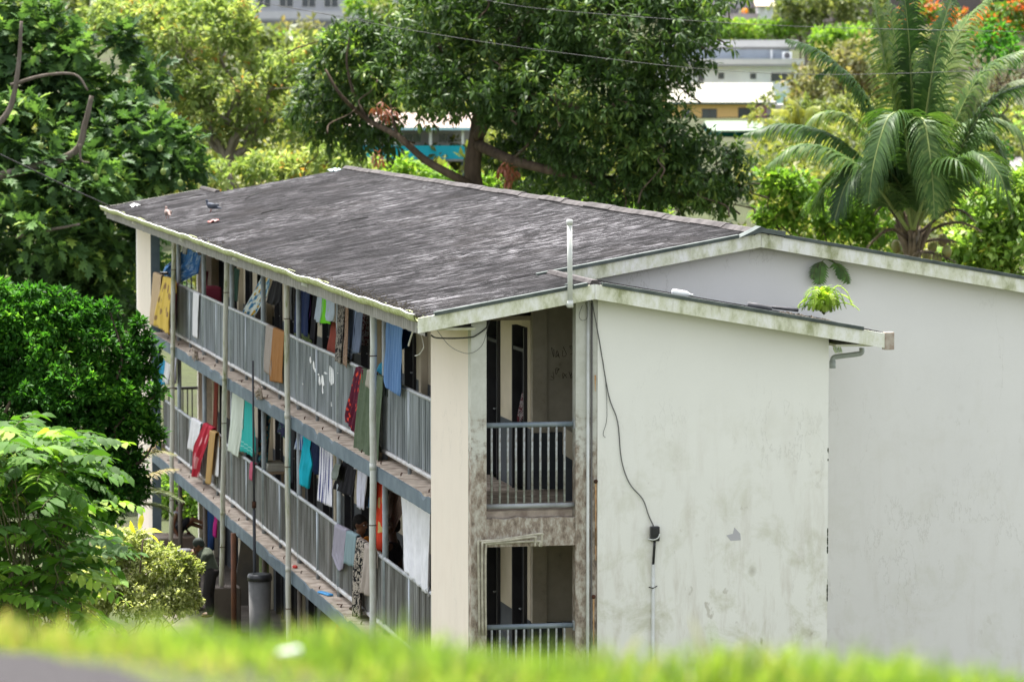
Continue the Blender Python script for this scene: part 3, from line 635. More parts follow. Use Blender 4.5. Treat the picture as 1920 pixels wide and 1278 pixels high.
# fern and vine
FERN = leaf_mat('fern green', [(0, (.14, .24, .02)), (.5, (.26, .40, .04)), (1, (.40, .52, .08))], .5)
VINE = leaf_mat('vine green', [(0, (.08, .17, .05)), (.6, (.15, .29, .08)), (1, (.07, .10, .05))], .35)
def frond_arr(pts, L, side, droop=.5, nseg=3, w0=.02, taper=.5, twist=0.0, fwd=.5, n=40, dens=None, rr=random, start=.12):
    """leaflets of a feather frond along a curve: returns verts, quads"""
    P = catmull(pts, 12); cum = [0]
    for a, b in zip(P, P[1:]): cum.append(cum[-1] + (b - a).length)
    V = []; F = []
    for i in range(n):
        f = start + (1 - start) * (i + .5) / n; s = f * cum[-1]; k = max(j for j in range(len(cum)) if cum[j] <= s); k = min(k, len(P) - 2)
        t = (s - cum[k]) / max(1e-6, cum[k + 1] - cum[k]); p = P[k].lerp(P[k + 1], t); T = (P[k + 1] - P[k]).normalized()
        S = Vector(side) if side else T.cross(Vector((0, 0, 1))); S = S.normalized() if S.length > .1 else Vector((0, -1, 0)); U = S.cross(T)
        env = math.sin(math.pi * min(1, (.12 + .88 * f) ** .8 * .93)) ** .55 * (1 if f < .85 else (1 - (f - .85) * 3.5))
        for sg in (-1, 1):
            d = (S * sg + T * (fwd + .3 * f) + U * (.25 + rr.uniform(-.12, .12))).normalized(); ll = L * env * rr.uniform(.85, 1.1)
            q = p.copy(); base = len(V); wd = w0 * (.7 + .3 * env)
            wv = T.copy()
            for sgm in range(nseg + 1):
                g = sgm / nseg; ww = wd * (1 - g) ** .6 if sgm < nseg else .0015
                V.append(q - wv * ww); V.append(q + wv * ww)
                q = q + d * (ll / nseg); d = (d + Vector((0, 0, -droop * rr.uniform(.8, 1.2)))).normalized()
            for sgm in range(nseg): a = base + 2 * sgm; F.append((a, a + 1, a + 3, a + 2))
    return V, F, P
def fronds_obj(name, lst, mat, parent=None, rndf=None):
    VV = []; FF = []; RR = []
    for V, F, P in lst:
        k = len(VV); VV += [tuple(v) for v in V]; FF += [tuple(i + k for i in f) for f in F]; r = random.random(); RR += [min(1, max(0, r + random.uniform(-.2, .2))) for _ in F]
    return np_mesh(name, np.array(VV), np.array(FF), mat, parent, rnd=np.array(RR))
rr = random.Random(4)
c = atV(.35, 1545, 590); fe = empty('fern', c, 'bright green fern growing in the litter on the small roof', 'fern'); L = []
st = MB()
for k in range(44):
    a = rr.uniform(-math.pi, math.pi); h = rr.uniform(.12, .38); e = rr.uniform(.12, .40); dx, dy = math.cos(a) * e, math.sin(a) * e * .5
    P = [c, c + Vector((dx * .5, dy * .5, h)), c + Vector((dx, dy, h * .85)), c + Vector((dx * 1.25, dy * 1.2, h * .35))]; L.append(frond_arr(P, .10, 0, .25, 2, .016, n=18, rr=rr)); st.tube(catmull(P, 4), .003, 4)
for k in range(5):
    P = [c + Vector((0.02 * k, -.1, -.12)), c + Vector((.03 * k, -.16, -.2)), c + Vector((.04 * k, -.15, -.42))]; L.append(frond_arr([atV(.05, 1556 + 3 * k, 640), atV(.0, 1560 + 3 * k, 645), atV(.0, 1566 + 3 * k, 662)], .06, 0, .3, 2, .009, n=9, rr=rr))
fronds_obj('fronds', L, FERN, fe); st.build('stems', simple('fern stem', (.12, .14, .04)), fe)
litter = MB()
for k in range(90): q = Vector((rr.uniform(4.35, 5.0), rr.uniform(-.2, .5), 0)); q.z = rr_w(q.x) + .02; litter.ell(q, (rr.uniform(.01, .05), rr.uniform(.01, .04), .012), 5, 3, Matrix.Rotation(rr.uniform(0, 3), 3, 'Y'))
tag(litter.build('leaf_litter', simple('dark litter', (.04, .03, .02), (.09, .07, .05), 9)), kind='stuff')
def vine(cl, root, label):
    v = empty('vine', root, label, 'vine'); L = []; st = MB()
    for P, ln in cl: L.append(frond_arr(P, ln, (1, 0, 0), .12, 2, .035, n=9, rr=rr, start=.15)); st.tube(catmull(P, 4), .004, 4)
    fronds_obj('leaves', L, VINE, v); st.build('stems', simple('fern stem', (.12, .14, .04)), v)
q = lambda x, y: atV(2.62, x, y)
vine([([q(1546, 486), q(1540, 495), q(1536, 532)], .17), ([q(1545, 487), q(1530, 500), q(1524, 522)], .12), ([q(1560, 488), q(1578, 503), q(1592, 531)], .13), ([q(1572, 498), q(1577, 510), q(1576, 522)], .09), ([q(1546, 486), q(1556, 487), q(1574, 499)], .02)], q(1546, 486), 'leafy vine sprigs hanging from under the right fascia of the gable')
# pigeons
def pigeon(p, yaw, mat, mat2, label):
    e = empty('pigeon', p, label, 'pigeon', 'pigeons on the roof'); M = Matrix.Rotation(yaw, 3, 'Z')
    def T(x, y, z): return p + M @ Vector((x, y, z))
    mb = MB(); mb.tube(catmull([T(-.24, 0, .075), T(-.14, 0, .09), T(-.05, 0, .12), T(.04, 0, .145), T(.085, 0, .19), T(.095, 0, .235), T(.12, 0, .25)], 4), [.004, .012, .018, .026, .03, .04, .046, .052, .058, .06, .062, .062, .06, .052, .044, .036, .03, .026, .024, .025, .026, .026, .024, .018, .012][:25], 10); mb.build('body', mat, e)
    mb = MB(); mb.tube([T(.128, 0, .248), T(.155, 0, .238)], [.008, .002], 6); mb.build('beak', simple('beak', (.1, .09, .08)), e)
    for s in (-1, 1):
        w_ = MB(); w_.ell(T(-.05, .048 * s, .125), (.12, .014, .045), 10, 6, M @ Matrix.Rotation(R(14), 3, 'Y')); w_.build('wing', mat2, e)
        w_ = MB(); w_.tube([T(.01, .022 * s, .09), T(.005, .024 * s, 0), T(.03, .026 * s, .002)], .006, 5); w_.build('leg', simple('pink leg', (.3, .1, .08)), e)
pigeon(onroof(396, 397), R(155), simple('slate feathers', (.05, .06, .085), (.08, .09, .12), 30), simple('slate wing', (.04, .045, .06), (.09, .1, .12), 40), 'dark slate pigeon standing on the roof')
pigeon(onroof(314, 410), R(100), simple('brown feathers', (.20, .13, .12), (.30, .22, .2), 30), simple('brown wing', (.12, .09, .08), (.2, .15, .13), 40), 'brownish pigeon sitting near the far eave of the roof')
def rag(p, sx, sy, h, mat, name, label, cat):
    rr = random.Random(int(p.x * 100)); V = []; n = 8
    for j in range(n + 1):
        for i in range(n + 1):
            a, b = i / n - .5, j / n - .5; u = p.x + a * sx; V.append((u, p.y + b * sy, rl(u) + .012 + h * max(0, noise.noise(Vector((a * 4, b * 4, p.x))) + .2)))
    N = n + 1; F = [(j * N + i, j * N + i + 1, (j + 1) * N + i + 1, (j + 1) * N + i) for j in range(n) for i in range(n)]
    o = np_mesh(name, V, F, mat, smooth=True); s = o.modifiers.new('s', 'SOLIDIFY'); s.thickness = .006; return tag(o, label, cat)
rag(onroof(253, 387), .2, .6, .07, simple('white rag', (.7, .7, .72)), 'rag', 'crumpled white rag lying near the far left roof corner', 'rag')
rag(onroof(400, 416), .22, .35, .05, simple('red plastic', (.35, .09, .07), (.3, .2, .2), 9), 'plastic_scrap', 'small reddish plastic scrap on the roof below the slate pigeon', 'scrap')
rag(onroof(628, 320), .25, .8, .05, simple('pale blue plastic', (.35, .55, .62), (.6, .65, .65), 6), 'plastic_strip', 'pale blue plastic strip lying on the roof by the far ridge end', 'plastic strip')

# ------------------------------------------------------------------ laundry
def cloth_mat(name, kind, *c, scale=8, rough=.85):
    if name in MATS: return MATS[name]
    t = NT(name); t.rough(rough, .12); uv = t.n('ShaderNodeTexCoord').outputs['UV']
    def mp(s):
        m = t.n('ShaderNodeMapping'); m.inputs['Scale'].default_value = s; t.l(uv, m.inputs[0]); return m.outputs[0]
    base = c[0]
    if kind == 'plain': col = t.mix(t.ramp(t.noise(mp((1, 1, 1)), 5, 4), [(.3, 0), (.7, 1)]), base, tuple(x * .85 for x in base))
    elif kind == 'stripe':
        sp = t.n('ShaderNodeSeparateXYZ'); t.l(mp((scale, 1, 1)), sp.inputs[0]); f = t.math('FRACT', sp.outputs[0])
        col = t.ramp(f, [(0, c[0]), (.35, c[1]), (.5, c[0]), (.62, c[1]), (.68, c[0])], 'CONSTANT')
    elif kind == 'flower':
        v = t.n('ShaderNodeTexVoronoi'); v.inputs['Scale'].default_value = scale; t.l(mp((1, 1, 1)), v.inputs[0])
        col = t.ramp(v.outputs['Distance'], [(0, c[1]), (.16, c[2] if len(c) > 2 else c[1]), (.34, c[0])], 'CONSTANT')
        if len(c) > 3:
            f = t.ramp(t.noise(mp((1, 1, 1)), scale * .7, 2), [(.5, 0), (.56, 1)]); col = t.mix(f, col, c[3])
    elif kind == 'mottle':
        col = t.ramp(t.noise(mp((1, 1, 1)), scale, 4, .6, 1.5), [(.40, c[0]), (.47, c[1])] + ([(.58, c[2])] if len(c) > 2 else []), 'CONSTANT')
    elif kind == 'hem':
        sp = t.n('ShaderNodeSeparateXYZ'); t.l(mp((1, 1, 1)), sp.inputs[0])
        col = t.ramp(sp.outputs[1], [(0, c[0]), (.80, c[1]), (.82, c[0]), (.88, c[1]), (.9, c[0])], 'CONSTANT')
    t.col(col); t.bump(t.noise(mp((1, 1, 1)), 90, 2), .15, .002)
    tr = t.n('ShaderNodeBsdfTranslucent'); t.l(col, tr.inputs[0]) if not isinstance(col, tuple) else None
    mx = t.n('ShaderNodeMixShader'); mx.inputs[0].default_value = .2
    t.l(t.b.outputs[0], mx.inputs[1]); t.l(tr.outputs[0], mx.inputs[2]); t.l(mx.outputs[0], t.out.inputs[0])
    return t.m
NC = [0]
def cloth(name, label, cat, spans, u, mat, amp=.018, folds=4, back=0, group=None, ragged=.01, parent=None, du=0):
    """spans: list of (left polyline, right polyline) in photo pixels, laid in the plane x=u; back>0 carries it over the rail"""
    NC[0] += 1; sd_ = NC[0] * 7.3; VV = []; FF = []; UVs = []
    for L, Rr in spans:
        lp = [atU(u + GU, *p) for p in L]; rp = [atU(u + GU, *p) for p in Rr]
        def samp(P, t):
            cum = [0]
            for a, b in zip(P, P[1:]): cum.append(cum[-1] + (b - a).length)
            s = t * cum[-1]
            for i in range(len(P) - 1):
                if s <= cum[i + 1] + 1e-9: return P[i].lerp(P[i + 1], (s - cum[i]) / max(1e-9, cum[i + 1] - cum[i]))
            return P[-1]
        W = (lp[0] - rp[0]).length; H = (lp[0] - lp[-1]).length; ns = max(8, int(W / .035)); ntt = max(8, int(H / .04)); rows = []
        if back: 
            for b in range(4, 0, -1): rows.append((0, -back * b / 4, .045))
            rows.append((0, .012, .022))
        for j in range(ntt + 1): rows.append((j / ntt, None, 0))
        k0 = len(VV)
        for ri, (t, bz, bx) in enumerate(rows):
            a, b = samp(lp, t), samp(rp, t)
            for i in range(ns + 1):
                s = i / ns; p = a.lerp(b, s)
                if bz is not None: p = p + Vector((bx + .03, 0, bz))
                else:
                    env = (.4 + .6 * t) if not back else min(1, .25 + t)
                    ph = 2 * math.pi * folds * (s + .05 * math.sin(t * 2.3 + sd_)) + sd_
                    p = p + Vector((-(amp * 1.5 * env * (1 + .7 * math.sin(ph) + .3 * math.sin(2.7 * ph + 1)) + .004 * math.sin(ph * 5 + t * 4) + amp * .6 * noise.noise(Vector((s * 5, t * 3, sd_))) * env) - du * t, 0, 0))
                    if t > .97: p.z += ragged * 2 * noise.noise(Vector((s * 9, 0, sd_)))
                    if t < .01 and not back: p.z -= .02 * abs(math.sin(math.pi * s * folds))
                VV.append(p); UVs.append((s * W, t * (H if H else 1) / max(H, .01)))
        n = ns + 1
        for j in range(len(rows) - 1):
            for i in range(ns): a = k0 + j * n + i; FF.append((a, a + 1, a + 1 + n, a + n))
    o = np_mesh(name, [tuple(v) for v in VV], FF, mat, parent, smooth=True)
    uvl = o.data.uv_layers.new(name='UVMap'); li = np.array([l.vertex_index for l in o.data.loops]); U = np.array(UVs)[li]; uvl.data.foreach_set('uv', U.astype(np.float32).ravel())
    s = o.modifiers.new('s', 'SOLIDIFY'); s.thickness = .006
    if parent is None: tag(o, label, cat, group)
    return o
def rect(x0, y0, x1, y1, x2=None, y2=None, x3=None, y3=None):
    """corners TL TR BR BL"""
    return [([(x0, y0), (x3 if x3 is not None else x0, y3)], [(x1, y1), (x2, y2)])]
GL = 'laundry hung along the galleries'
CF = -.055
P_ = lambda n, c: cloth_mat(n, 'plain', c)
def C(name, label, cat, L, Rr, u, mat, **k): return cloth(name, label, cat, [(L, Rr)], u, mat, group=GL, **k)
# upper gallery
C('foam_mattress', 'beige foam mattress bent over the upper rail beside the far wall', 'mattress', [(288, 511), (281, 607)], [(303, 517), (297, 614)], -.36, P_('beige foam', (.62, .46, .29)), amp=.004, folds=1, back=.3)
C('bed_sheet', 'yellow flowered sheet hanging over the upper rail beside the foam mattress', 'sheet', [(307, 519), (295, 608)], [(324, 524), (323, 628)], -.34, cloth_mat('yellow floral', 'flower', (.72, .52, .12), (.25, .14, .08), (.35, .22, .1), scale=5), amp=.03, folds=3, back=.3)
C('towel', 'narrow maroon towel over the upper rail behind the mossy pipe', 'towel', [(326, 530), (323, 612)], [(333, 533), (331, 617)], CF, P_('maroon', (.25, .045, .075)), amp=.01, folds=2, back=.3)
C('towel', 'narrow white towel folded over the upper rail between two posts', 'towel', [(363, 547), (361, 628)], [(374, 552), (371, 634)], CF, P_('white towel', (.85, .84, .87)), amp=.01, folds=1, back=.3)
C('tarpaulin', 'blue tarpaulin slung across the far end of the upper gallery', 'tarpaulin', [(350, 462), (313, 500), (306, 520)], [(379, 478), (372, 512), (340, 531)], .5, cloth_mat('blue tarp', 'mottle', (.03, .12, .30), (.05, .17, .38), (.3, .4, .5), scale=5), amp=.03, folds=3)
C('plastic_bag', 'pale plastic bag hanging under the eave beside the blue tarpaulin', 'bag', [(348, 455), (346, 470)], [(355, 458), (352, 478)], .1, P_('grey bag', (.3, .3, .28)), amp=.03, folds=2)
C('towel', 'sunflower patterned cloth draped slantwise inside the upper gallery', 'cloth', [(500, 505), (478, 548), (458, 590)], [(514, 507), (503, 555), (478, 600)], .25, cloth_mat('sunflower cloth', 'flower', (.70, .74, .70), (.62, .33, .03), (.60, .38, .05), (.06, .22, .42), scale=6), amp=.02, folds=3)
C('jacket', 'black jacket hanging from the eave above the taupe towel', 'jacket', [(518, 512), (509, 560), (506, 568)], [(534, 517), (530, 565), (524, 573)], .0, P_('black jersey', (.025, .024, .03)), amp=.03, folds=2)
C('towel', 'taupe towel over the upper rail next to the rust brown towel', 'towel', [(500, 609), (498, 696)], [(513, 615), (512, 706)], CF, P_('taupe', (.44, .38, .34)), amp=.012, folds=2, back=.3)
C('towel', 'rust brown towel over the upper rail beside the second downpipe', 'towel', [(513, 615), (507, 714)], [(534, 624), (531, 718)], -.075, P_('rust towel', (.42, .20, .07)), amp=.012, folds=3, back=.3)
cloth('trousers', 'navy trousers hanging under the eave by the second downpipe', 'trousers', [([(557, 524), (555, 590), (555, 622)], [(568, 528), (566, 590), (565, 628)]), ([(568, 528), (567, 590), (568, 622)], [(582, 534), (579, 590), (579, 632)])], .1, P_('navy', (.025, .04, .11)), amp=.02, folds=2, group=GL)
C('shirt', 'purple shirt hanging behind the navy trousers', 'shirt', [(575, 530), (574, 580), (576, 596)], [(586, 535), (585, 590), (583, 600)], .15, P_('purple', (.10, .04, .17)), amp=.02, folds=2)
C('trousers', 'black trousers hanging beside the lime striped shirt', 'trousers', [(584, 535), (581, 620)], [(600, 541), (597, 648)], .2, P_('black jersey', (.025, .024, .03)), amp=.03, folds=2)
C('cloth', 'camouflage green cloth low behind the upper rail under the navy trousers', 'cloth', [(566, 600), (550, 650)], [(590, 605), (588, 680)], .3, cloth_mat('camo', 'mottle', (.12, .17, .06), (.22, .27, .12), (.05, .07, .03), scale=14), amp=.03, folds=2)
C('shirt', 'light blue shirt with a lime green band hanging under the eave', 'shirt', [(601, 541), (595, 590), (594, 597)], [(613, 546), (607, 600), (606, 611)], .05, P_('pale blue cotton', (.52, .60, .72)), amp=.02, folds=2)
C('shirt', 'lime green shirt hanging between two pale blue ones', 'shirt', [(608, 543), (604, 606)], [(616, 546), (624, 607)], .03, P_('lime', (.20, .68, .03)), amp=.02, folds=3)
C('shirt', 'pale blue shirt hanging right of the lime green one by a post', 'shirt', [(615, 546), (612, 592), (616, 600)], [(630, 552), (629, 590), (625, 603)], .01, P_('pale blue cotton', (.52, .60, .72)), amp=.02, folds=3)
C('cloth', 'brick red cloth low behind the upper rail left of a patterned drape', 'cloth', [(624, 600), (617, 665)], [(632, 604), (632, 672)], .25, P_('brick cloth', (.30, .07, .05)), amp=.02, folds=2)
C('curtain', 'black and cream patterned drape hanging over the upper rail by the post', 'cloth', [(638, 560), (633, 676)], [(650, 567), (645, 682)], CF, cloth_mat('black check', 'mottle', (.03, .028, .03), (.30, .27, .24), (.05, .045, .04), scale=11), amp=.02, folds=2)
C('curtain', 'brown speckled drape beside the black and cream one', 'cloth', [(650, 567), (646, 682)], [(655, 572), (653, 690)], CF, cloth_mat('brown speckle', 'mottle', (.22, .13, .09), (.34, .24, .18), scale=25), amp=.01, folds=1)
C('towel', 'slate blue towel with lace border hanging under the eave', 'towel', [(654, 572), (650, 660), (651, 664)], [(672, 578), (664, 665), (663, 674)], .05, cloth_mat('lace blue', 'hem', (.20, .25, .40), (.5, .55, .68)), amp=.02, folds=3)
C('towel', 'darker slate towel hanging right behind the lace bordered one', 'towel', [(670, 578), (666, 662)], [(684, 583), (681, 662)], .06, P_('slate blue', (.18, .22, .33)), amp=.03, folds=3)
C('shirt', 'dark red and white shirt hanging in the shade near the first downpipe', 'shirt', [(677, 585), (678, 640)], [(693, 590), (691, 648)], .35, cloth_mat('red plaid', 'mottle', (.10, .02, .03), (.3, .27, .28), (.04, .02, .03), scale=6), amp=.03, folds=2)
C('sarong', 'red and black flowered sarong over the upper rail', 'sarong', [(668, 688), (652, 777), (654, 790)], [(682, 693), (678, 775), (668, 812)], -.08, cloth_mat('red floral', 'flower', (.10, .01, .03), (.75, .09, .03), (.62, .05, .03), scale=10), amp=.02, folds=3, back=.3)
C('bed_sheet', 'large olive green sheet hanging over the upper rail behind the white downpipe', 'sheet', [(680, 691), (672, 855)], [(720, 709), (719, 866)], -.07, cloth_mat('olive sheet', 'mottle', (.10, .135, .085), (.115, .15, .095), (.13, .17, .11), scale=3), amp=.02, folds=4, back=.3, du=.04)
C('towel', 'grey towel folded over the rail on top of the olive sheet', 'towel', [(690, 693), (688, 722)], [(702, 699), (700, 735)], -.12, P_('stone towel', (.45, .42, .36)), amp=.01, folds=1, back=.2)
C('towel', 'blue striped towel hanging from the eave down over the rail near the corner', 'towel', [(727, 580), (724, 715), (727, 726)], [(757, 590), (755, 735), (753, 743)], -.09, cloth_mat('blue stripe', 'stripe', (.13, .25, .50), (.20, .34, .60), scale=9), amp=.014, folds=6)
C('towel', 'dark navy towel hanging under the eave right of the blue striped one', 'towel', [(757, 598), (757, 655)], [(790, 602), (768, 648)], .1, P_('deep blue', (.02, .07, .16)), amp=.02, folds=3)
C('cloth', 'teal cloth bunched at the rail left of the blue towel', 'cloth', [(712, 682), (705, 705)], [(721, 676), (721, 712)], .12, P_('teal dark', (.03, .25, .38)), amp=.02, folds=2)
# middle gallery
C('shirt', 'blue shirt at the far end of the lower gallery beside the bush', 'shirt', [(303, 668), (300, 718)], [(313, 676), (311, 722)], -.05, P_('sky blue', (.05, .35, .60)), amp=.03, folds=2)
C('shirt', 'white shirt hanging at the far end of the lower gallery', 'shirt', [(313, 676), (311, 715)], [(322, 682), (320, 722)], -.05, P_('white towel', (.85, .84, .87)), amp=.03, folds=2)
C('shirt', 'lilac white shirt hanging right of the mossy pipe at the far end', 'shirt', [(325, 667), (324, 712)], [(335, 670), (333, 720)], -.05, P_('lilac white', (.66, .66, .78)), amp=.03, folds=2)
C('towel', 'pair of white towels over the lower rail left of the red blanket', 'towel', [(360, 783), (356, 841)], [(378, 794), (374, 849)], CF, P_('white towel', (.85, .84, .87)), amp=.02, folds=2, back=.3)
C('blanket', 'red and pink flowered blanket bundled over the lower rail', 'blanket', [(383, 793), (370, 836), (364, 893)], [(400, 803), (390, 845), (378, 894)], -.13, cloth_mat('red blanket', 'flower', (.52, .03, .06), (.80, .50, .50), (.70, .28, .32), scale=3.0), amp=.04, folds=2, back=.35)
C('towel', 'narrow mustard towel over the lower rail beside the red blanket', 'towel', [(394, 806), (386, 905)], [(405, 811), (396, 908)], -.16, P_('mustard', (.52, .33, .13)), amp=.015, folds=1, back=.3)
C('towel', 'plain white towel over the lower rail behind the third downpipe', 'towel', [(404, 811), (397, 888)], [(412, 818), (410, 894)], -.08, P_('white towel', (.85, .84, .87)), amp=.01, folds=1, back=.3)
C('bed_sheet', 'mint white sheet hanging from the line over the lower rail', 'sheet', [(438, 727), (434, 790), (429, 843)], [(459, 745), (457, 800), (448, 858)], -.08, P_('mint white', (.70, .76, .68)), amp=.012, folds=2)
C('towel', 'teal towel hanging beside the mint white sheet', 'towel', [(458, 746), (456, 845)], [(476, 752), (484, 848), (481, 856)], -.06, cloth_mat('teal towel', 'hem', (.04, .45, .42), (.3, .62, .58)), amp=.02, folds=4)
C('dress', 'dark dress with red and blue flowers hanging in the lower gallery', 'dress', [(500, 765), (490, 865)], [(512, 768), (505, 880)], .25, cloth_mat('dark floral', 'flower', (.02, .025, .05), (.45, .06, .05), (.4, .2, .08), (.05, .2, .25), scale=9), amp=.03, folds=2)
C('strap', 'pink strap tied round the lower rail by the aerial pole', 'strap', [(470, 866), (469, 898)], [(476, 870), (475, 901)], CF, P_('pink', (.55, .12, .2)), amp=.01, folds=1, back=.1)
C('trousers', 'charcoal trousers hanging right of the second downpipe in the lower gallery', 'trousers', [(545, 790), (543, 905)], [(556, 795), (552, 905)], .2, P_('charcoal', (.05, .05, .06)), amp=.03, folds=2)
C('shorts', 'blue and white shorts hanging left of the turquoise singlet', 'shorts', [(560, 802), (555, 840)], [(570, 806), (569, 845)], .05, cloth_mat('blue white', 'stripe', (.05, .12, .35), (.55, .6, .7), scale=3), amp=.02, folds=2)
C('singlet', 'turquoise singlet pegged on the line in the lower gallery', 'singlet', [(570, 812), (571, 832), (566, 880), (568, 908)], [(584, 820), (583, 840), (589, 873), (583, 916)], .0, P_('turquoise', (.02, .52, .68)), amp=.025, folds=4)
C('towel', 'white towel with navy stripes pegged on the line in the lower gallery', 'towel', [(602, 832), (599, 938)], [(626, 839), (627, 952)], .0, cloth_mat('navy stripes', 'stripe', (.78, .77, .84), (.06, .07, .22), scale=3.4), amp=.014, folds=4)
C('cap', 'grey green cap hung on the post beside the striped towel', 'cap', [(634, 868), (630, 885), (633, 898)], [(644, 868), (643, 885), (642, 900)], -.06, P_('grey green', (.22, .25, .22)), amp=.04, folds=1)
cloth('shorts', 'black shorts pegged on the line right of the cap', 'shorts', [([(648, 856), (640, 890), (634, 915)], [(661, 862), (655, 900), (652, 925)]), ([(661, 862), (656, 900), (653, 925)], [(673, 868), (671, 900), (669, 930)])], .02, P_('black jersey', (.025, .024, .03)), amp=.03, folds=2, group=GL)
cloth('overalls', 'white baby overalls pegged beside the black shorts', 'overalls', [([(672, 866), (671, 915), (671, 948)], [(681, 870), (680, 920), (678, 954)]), ([(681, 870), (680, 920), (680, 950)], [(691, 877), (687, 920), (684, 955)]), ([(672, 866), (665, 878)], [(676, 869), (670, 880)])], -.02, P_('lilac white', (.66, .66, .78)), amp=.012, folds=2, group=GL)
C('curtain', 'orange red flowered curtain hanging behind the first downpipe', 'curtain', [(706, 893), (704, 1018)], [(722, 905), (719, 1035)], .25, cloth_mat('orange floral', 'flower', (.70, .07, .03), (.05, .35, .45), (.65, .5, .2), scale=3.5), amp=.03, folds=3)
C('net', 'brown netting slung slantwise behind the white sheet', 'net', [(735, 902), (729, 955)], [(768, 935), (741, 1000)], .5, cloth_mat('brown net', 'mottle', (.09, .06, .06), (.16, .11, .09), scale=30), amp=.02, folds=2)
C('bed_sheet', 'big white sheet on the line in the lower gallery near the corner', 'sheet', [(757, 925), (762, 1000), (769, 1072)], [(812, 955), (812, 1040), (812, 1118)], .03, P_('white sheet', (.90, .90, .94)), amp=.03, folds=4)
C('towel', 'lavender grey towel over the lower rail beside a teal grey one', 'towel', [(629, 983), (625, 1040), (640, 1070)], [(651, 994), (648, 1050), (646, 1066)], CF, P_('lavender grey', (.36, .34, .41)), amp=.014, folds=4, back=.3)
C('towel', 'teal grey towel over the lower rail beside the lavender grey one', 'towel', [(651, 995), (648, 1055)], [(669, 1004), (667, 1063)], CF, cloth_mat('teal grey', 'stripe', (.23, .32, .35), (.28, .38, .41), scale=10), amp=.01, folds=2, back=.3)
C('sarong', 'black and cream zebra patterned sarong over the lower rail', 'sarong', [(671, 1008), (667, 1070), (667, 1153)], [(691, 1022), (684, 1080), (682, 1157)], -.08, cloth_mat('zebra', 'mottle', (.02, .02, .022), (.50, .44, .38), (.03, .025, .025), scale=8), amp=.03, folds=3, back=.3)
C('towel', 'taupe bath towel over the lower rail beside the zebra sarong', 'towel', [(686, 1022), (677, 1108)], [(699, 1030), (697, 1118)], -.12, P_('taupe', (.44, .38, .34)), amp=.02, folds=2, back=.3)
C('cloth', 'orange spotted cloth hanging at ground level under the lower gallery', 'cloth', [(634, 1158), (632, 1186)], [(650, 1165), (648, 1196)], .0, cloth_mat('orange spots', 'flower', (.62, .16, .05), (.7, .55, .4), (.62, .16, .05), scale=6), amp=.02, folds=2)
C('cloth', 'magenta cloth hanging at ground level beside the third downpipe', 'cloth', [(404, 965), (403, 1003)], [(409, 970), (409, 1008)], .5, P_('magenta', (.50, .02, .22)), amp=.02, folds=2)
C('tarpaulin', 'dark blue tarpaulin hanging under the lower gallery behind the post', 'tarpaulin', [(392, 940), (392, 1026)], [(406, 950), (406, 1032)], .9, P_('blue cloth', (.02, .06, .18)), amp=.03, folds=2)
C('stocking', 'red blue stocking hanging in the stairwell doorway', 'garment', [(981, 735), (973, 780), (974, 790)], [(987, 735), (986, 775), (981, 790)], 1.2, cloth_mat('red plaid', 'mottle', (.10, .02, .03), (.3, .27, .28)), amp=.01, folds=1)
C('shirt', 'dark green shirt hanging deep in the upper gallery left of the sunflower cloth', 'shirt', [(438, 500), (437, 560)], [(452, 505), (450, 566)], .6, P_('bottle green', (.03, .07, .05)), amp=.03, folds=3)
C('trousers', 'grey trousers hanging deep in the upper gallery by the black jacket', 'trousers', [(540, 520), (540, 590)], [(550, 524), (549, 600)], .5, P_('mid grey', (.16, .16, .17)), amp=.03, folds=3)
C('shirt', 'dark blue shirt hanging behind the striped towel in the lower gallery', 'shirt', [(588, 822), (587, 880)], [(602, 828), (601, 890)], .5, P_('navy', (.025, .04, .11)), amp=.03, folds=3)
C('shirt', 'black shirt hanging behind the white overalls', 'shirt', [(688, 868), (687, 930)], [(700, 874), (699, 938)], .4, P_('black jersey', (.025, .024, .03)), amp=.03, folds=3)
C('towel', 'blue check towel hanging just left of the orange red curtain', 'towel', [(698, 880), (697, 950)], [(706, 884), (705, 956)], .2, cloth_mat('blue check', 'stripe', (.08, .2, .5), (.2, .35, .6), scale=8), amp=.02, folds=2)
C('skirt', 'multicoloured plaid skirt bundle near the top of the lower gallery by the second downpipe', 'skirt', [(528, 775), (527, 810)], [(543, 782), (541, 822)], .3, cloth_mat('plaid', 'flower', (.05, .05, .12), (.35, .08, .1), (.1, .3, .2), scale=14), amp=.03, folds=3)
C('curtain', 'red brown curtain deep in the lower gallery behind the teal towel', 'curtain', [(405, 690), (404, 800)], [(412, 694), (411, 808)], .9, P_('brick cloth', (.30, .07, .05)), amp=.03, folds=3)
C('cloth', 'dark red cloth low in the shade of the upper gallery behind the white towel', 'cloth', [(383, 505), (382, 560)], [(392, 508), (391, 566)], .9, P_('maroon', (.25, .045, .075)), amp=.03, folds=2)
# washing lines
wire([(GU, y, 4.80 - .03 * math.sin(y)) for y in np.arange(3.4, 37, 2.18)], .005, 'washing_line', 'thin washing line stretched along the lower gallery', WIRE2, 'washing line', 3)
wire([(GU + .05, y, 7.62 + .02 * math.sin(y)) for y in np.arange(3.4, 37, 2.18)], .005, 'washing_line', 'thin washing line stretched along the upper gallery under the eave', WIRE2, 'washing line', 3)
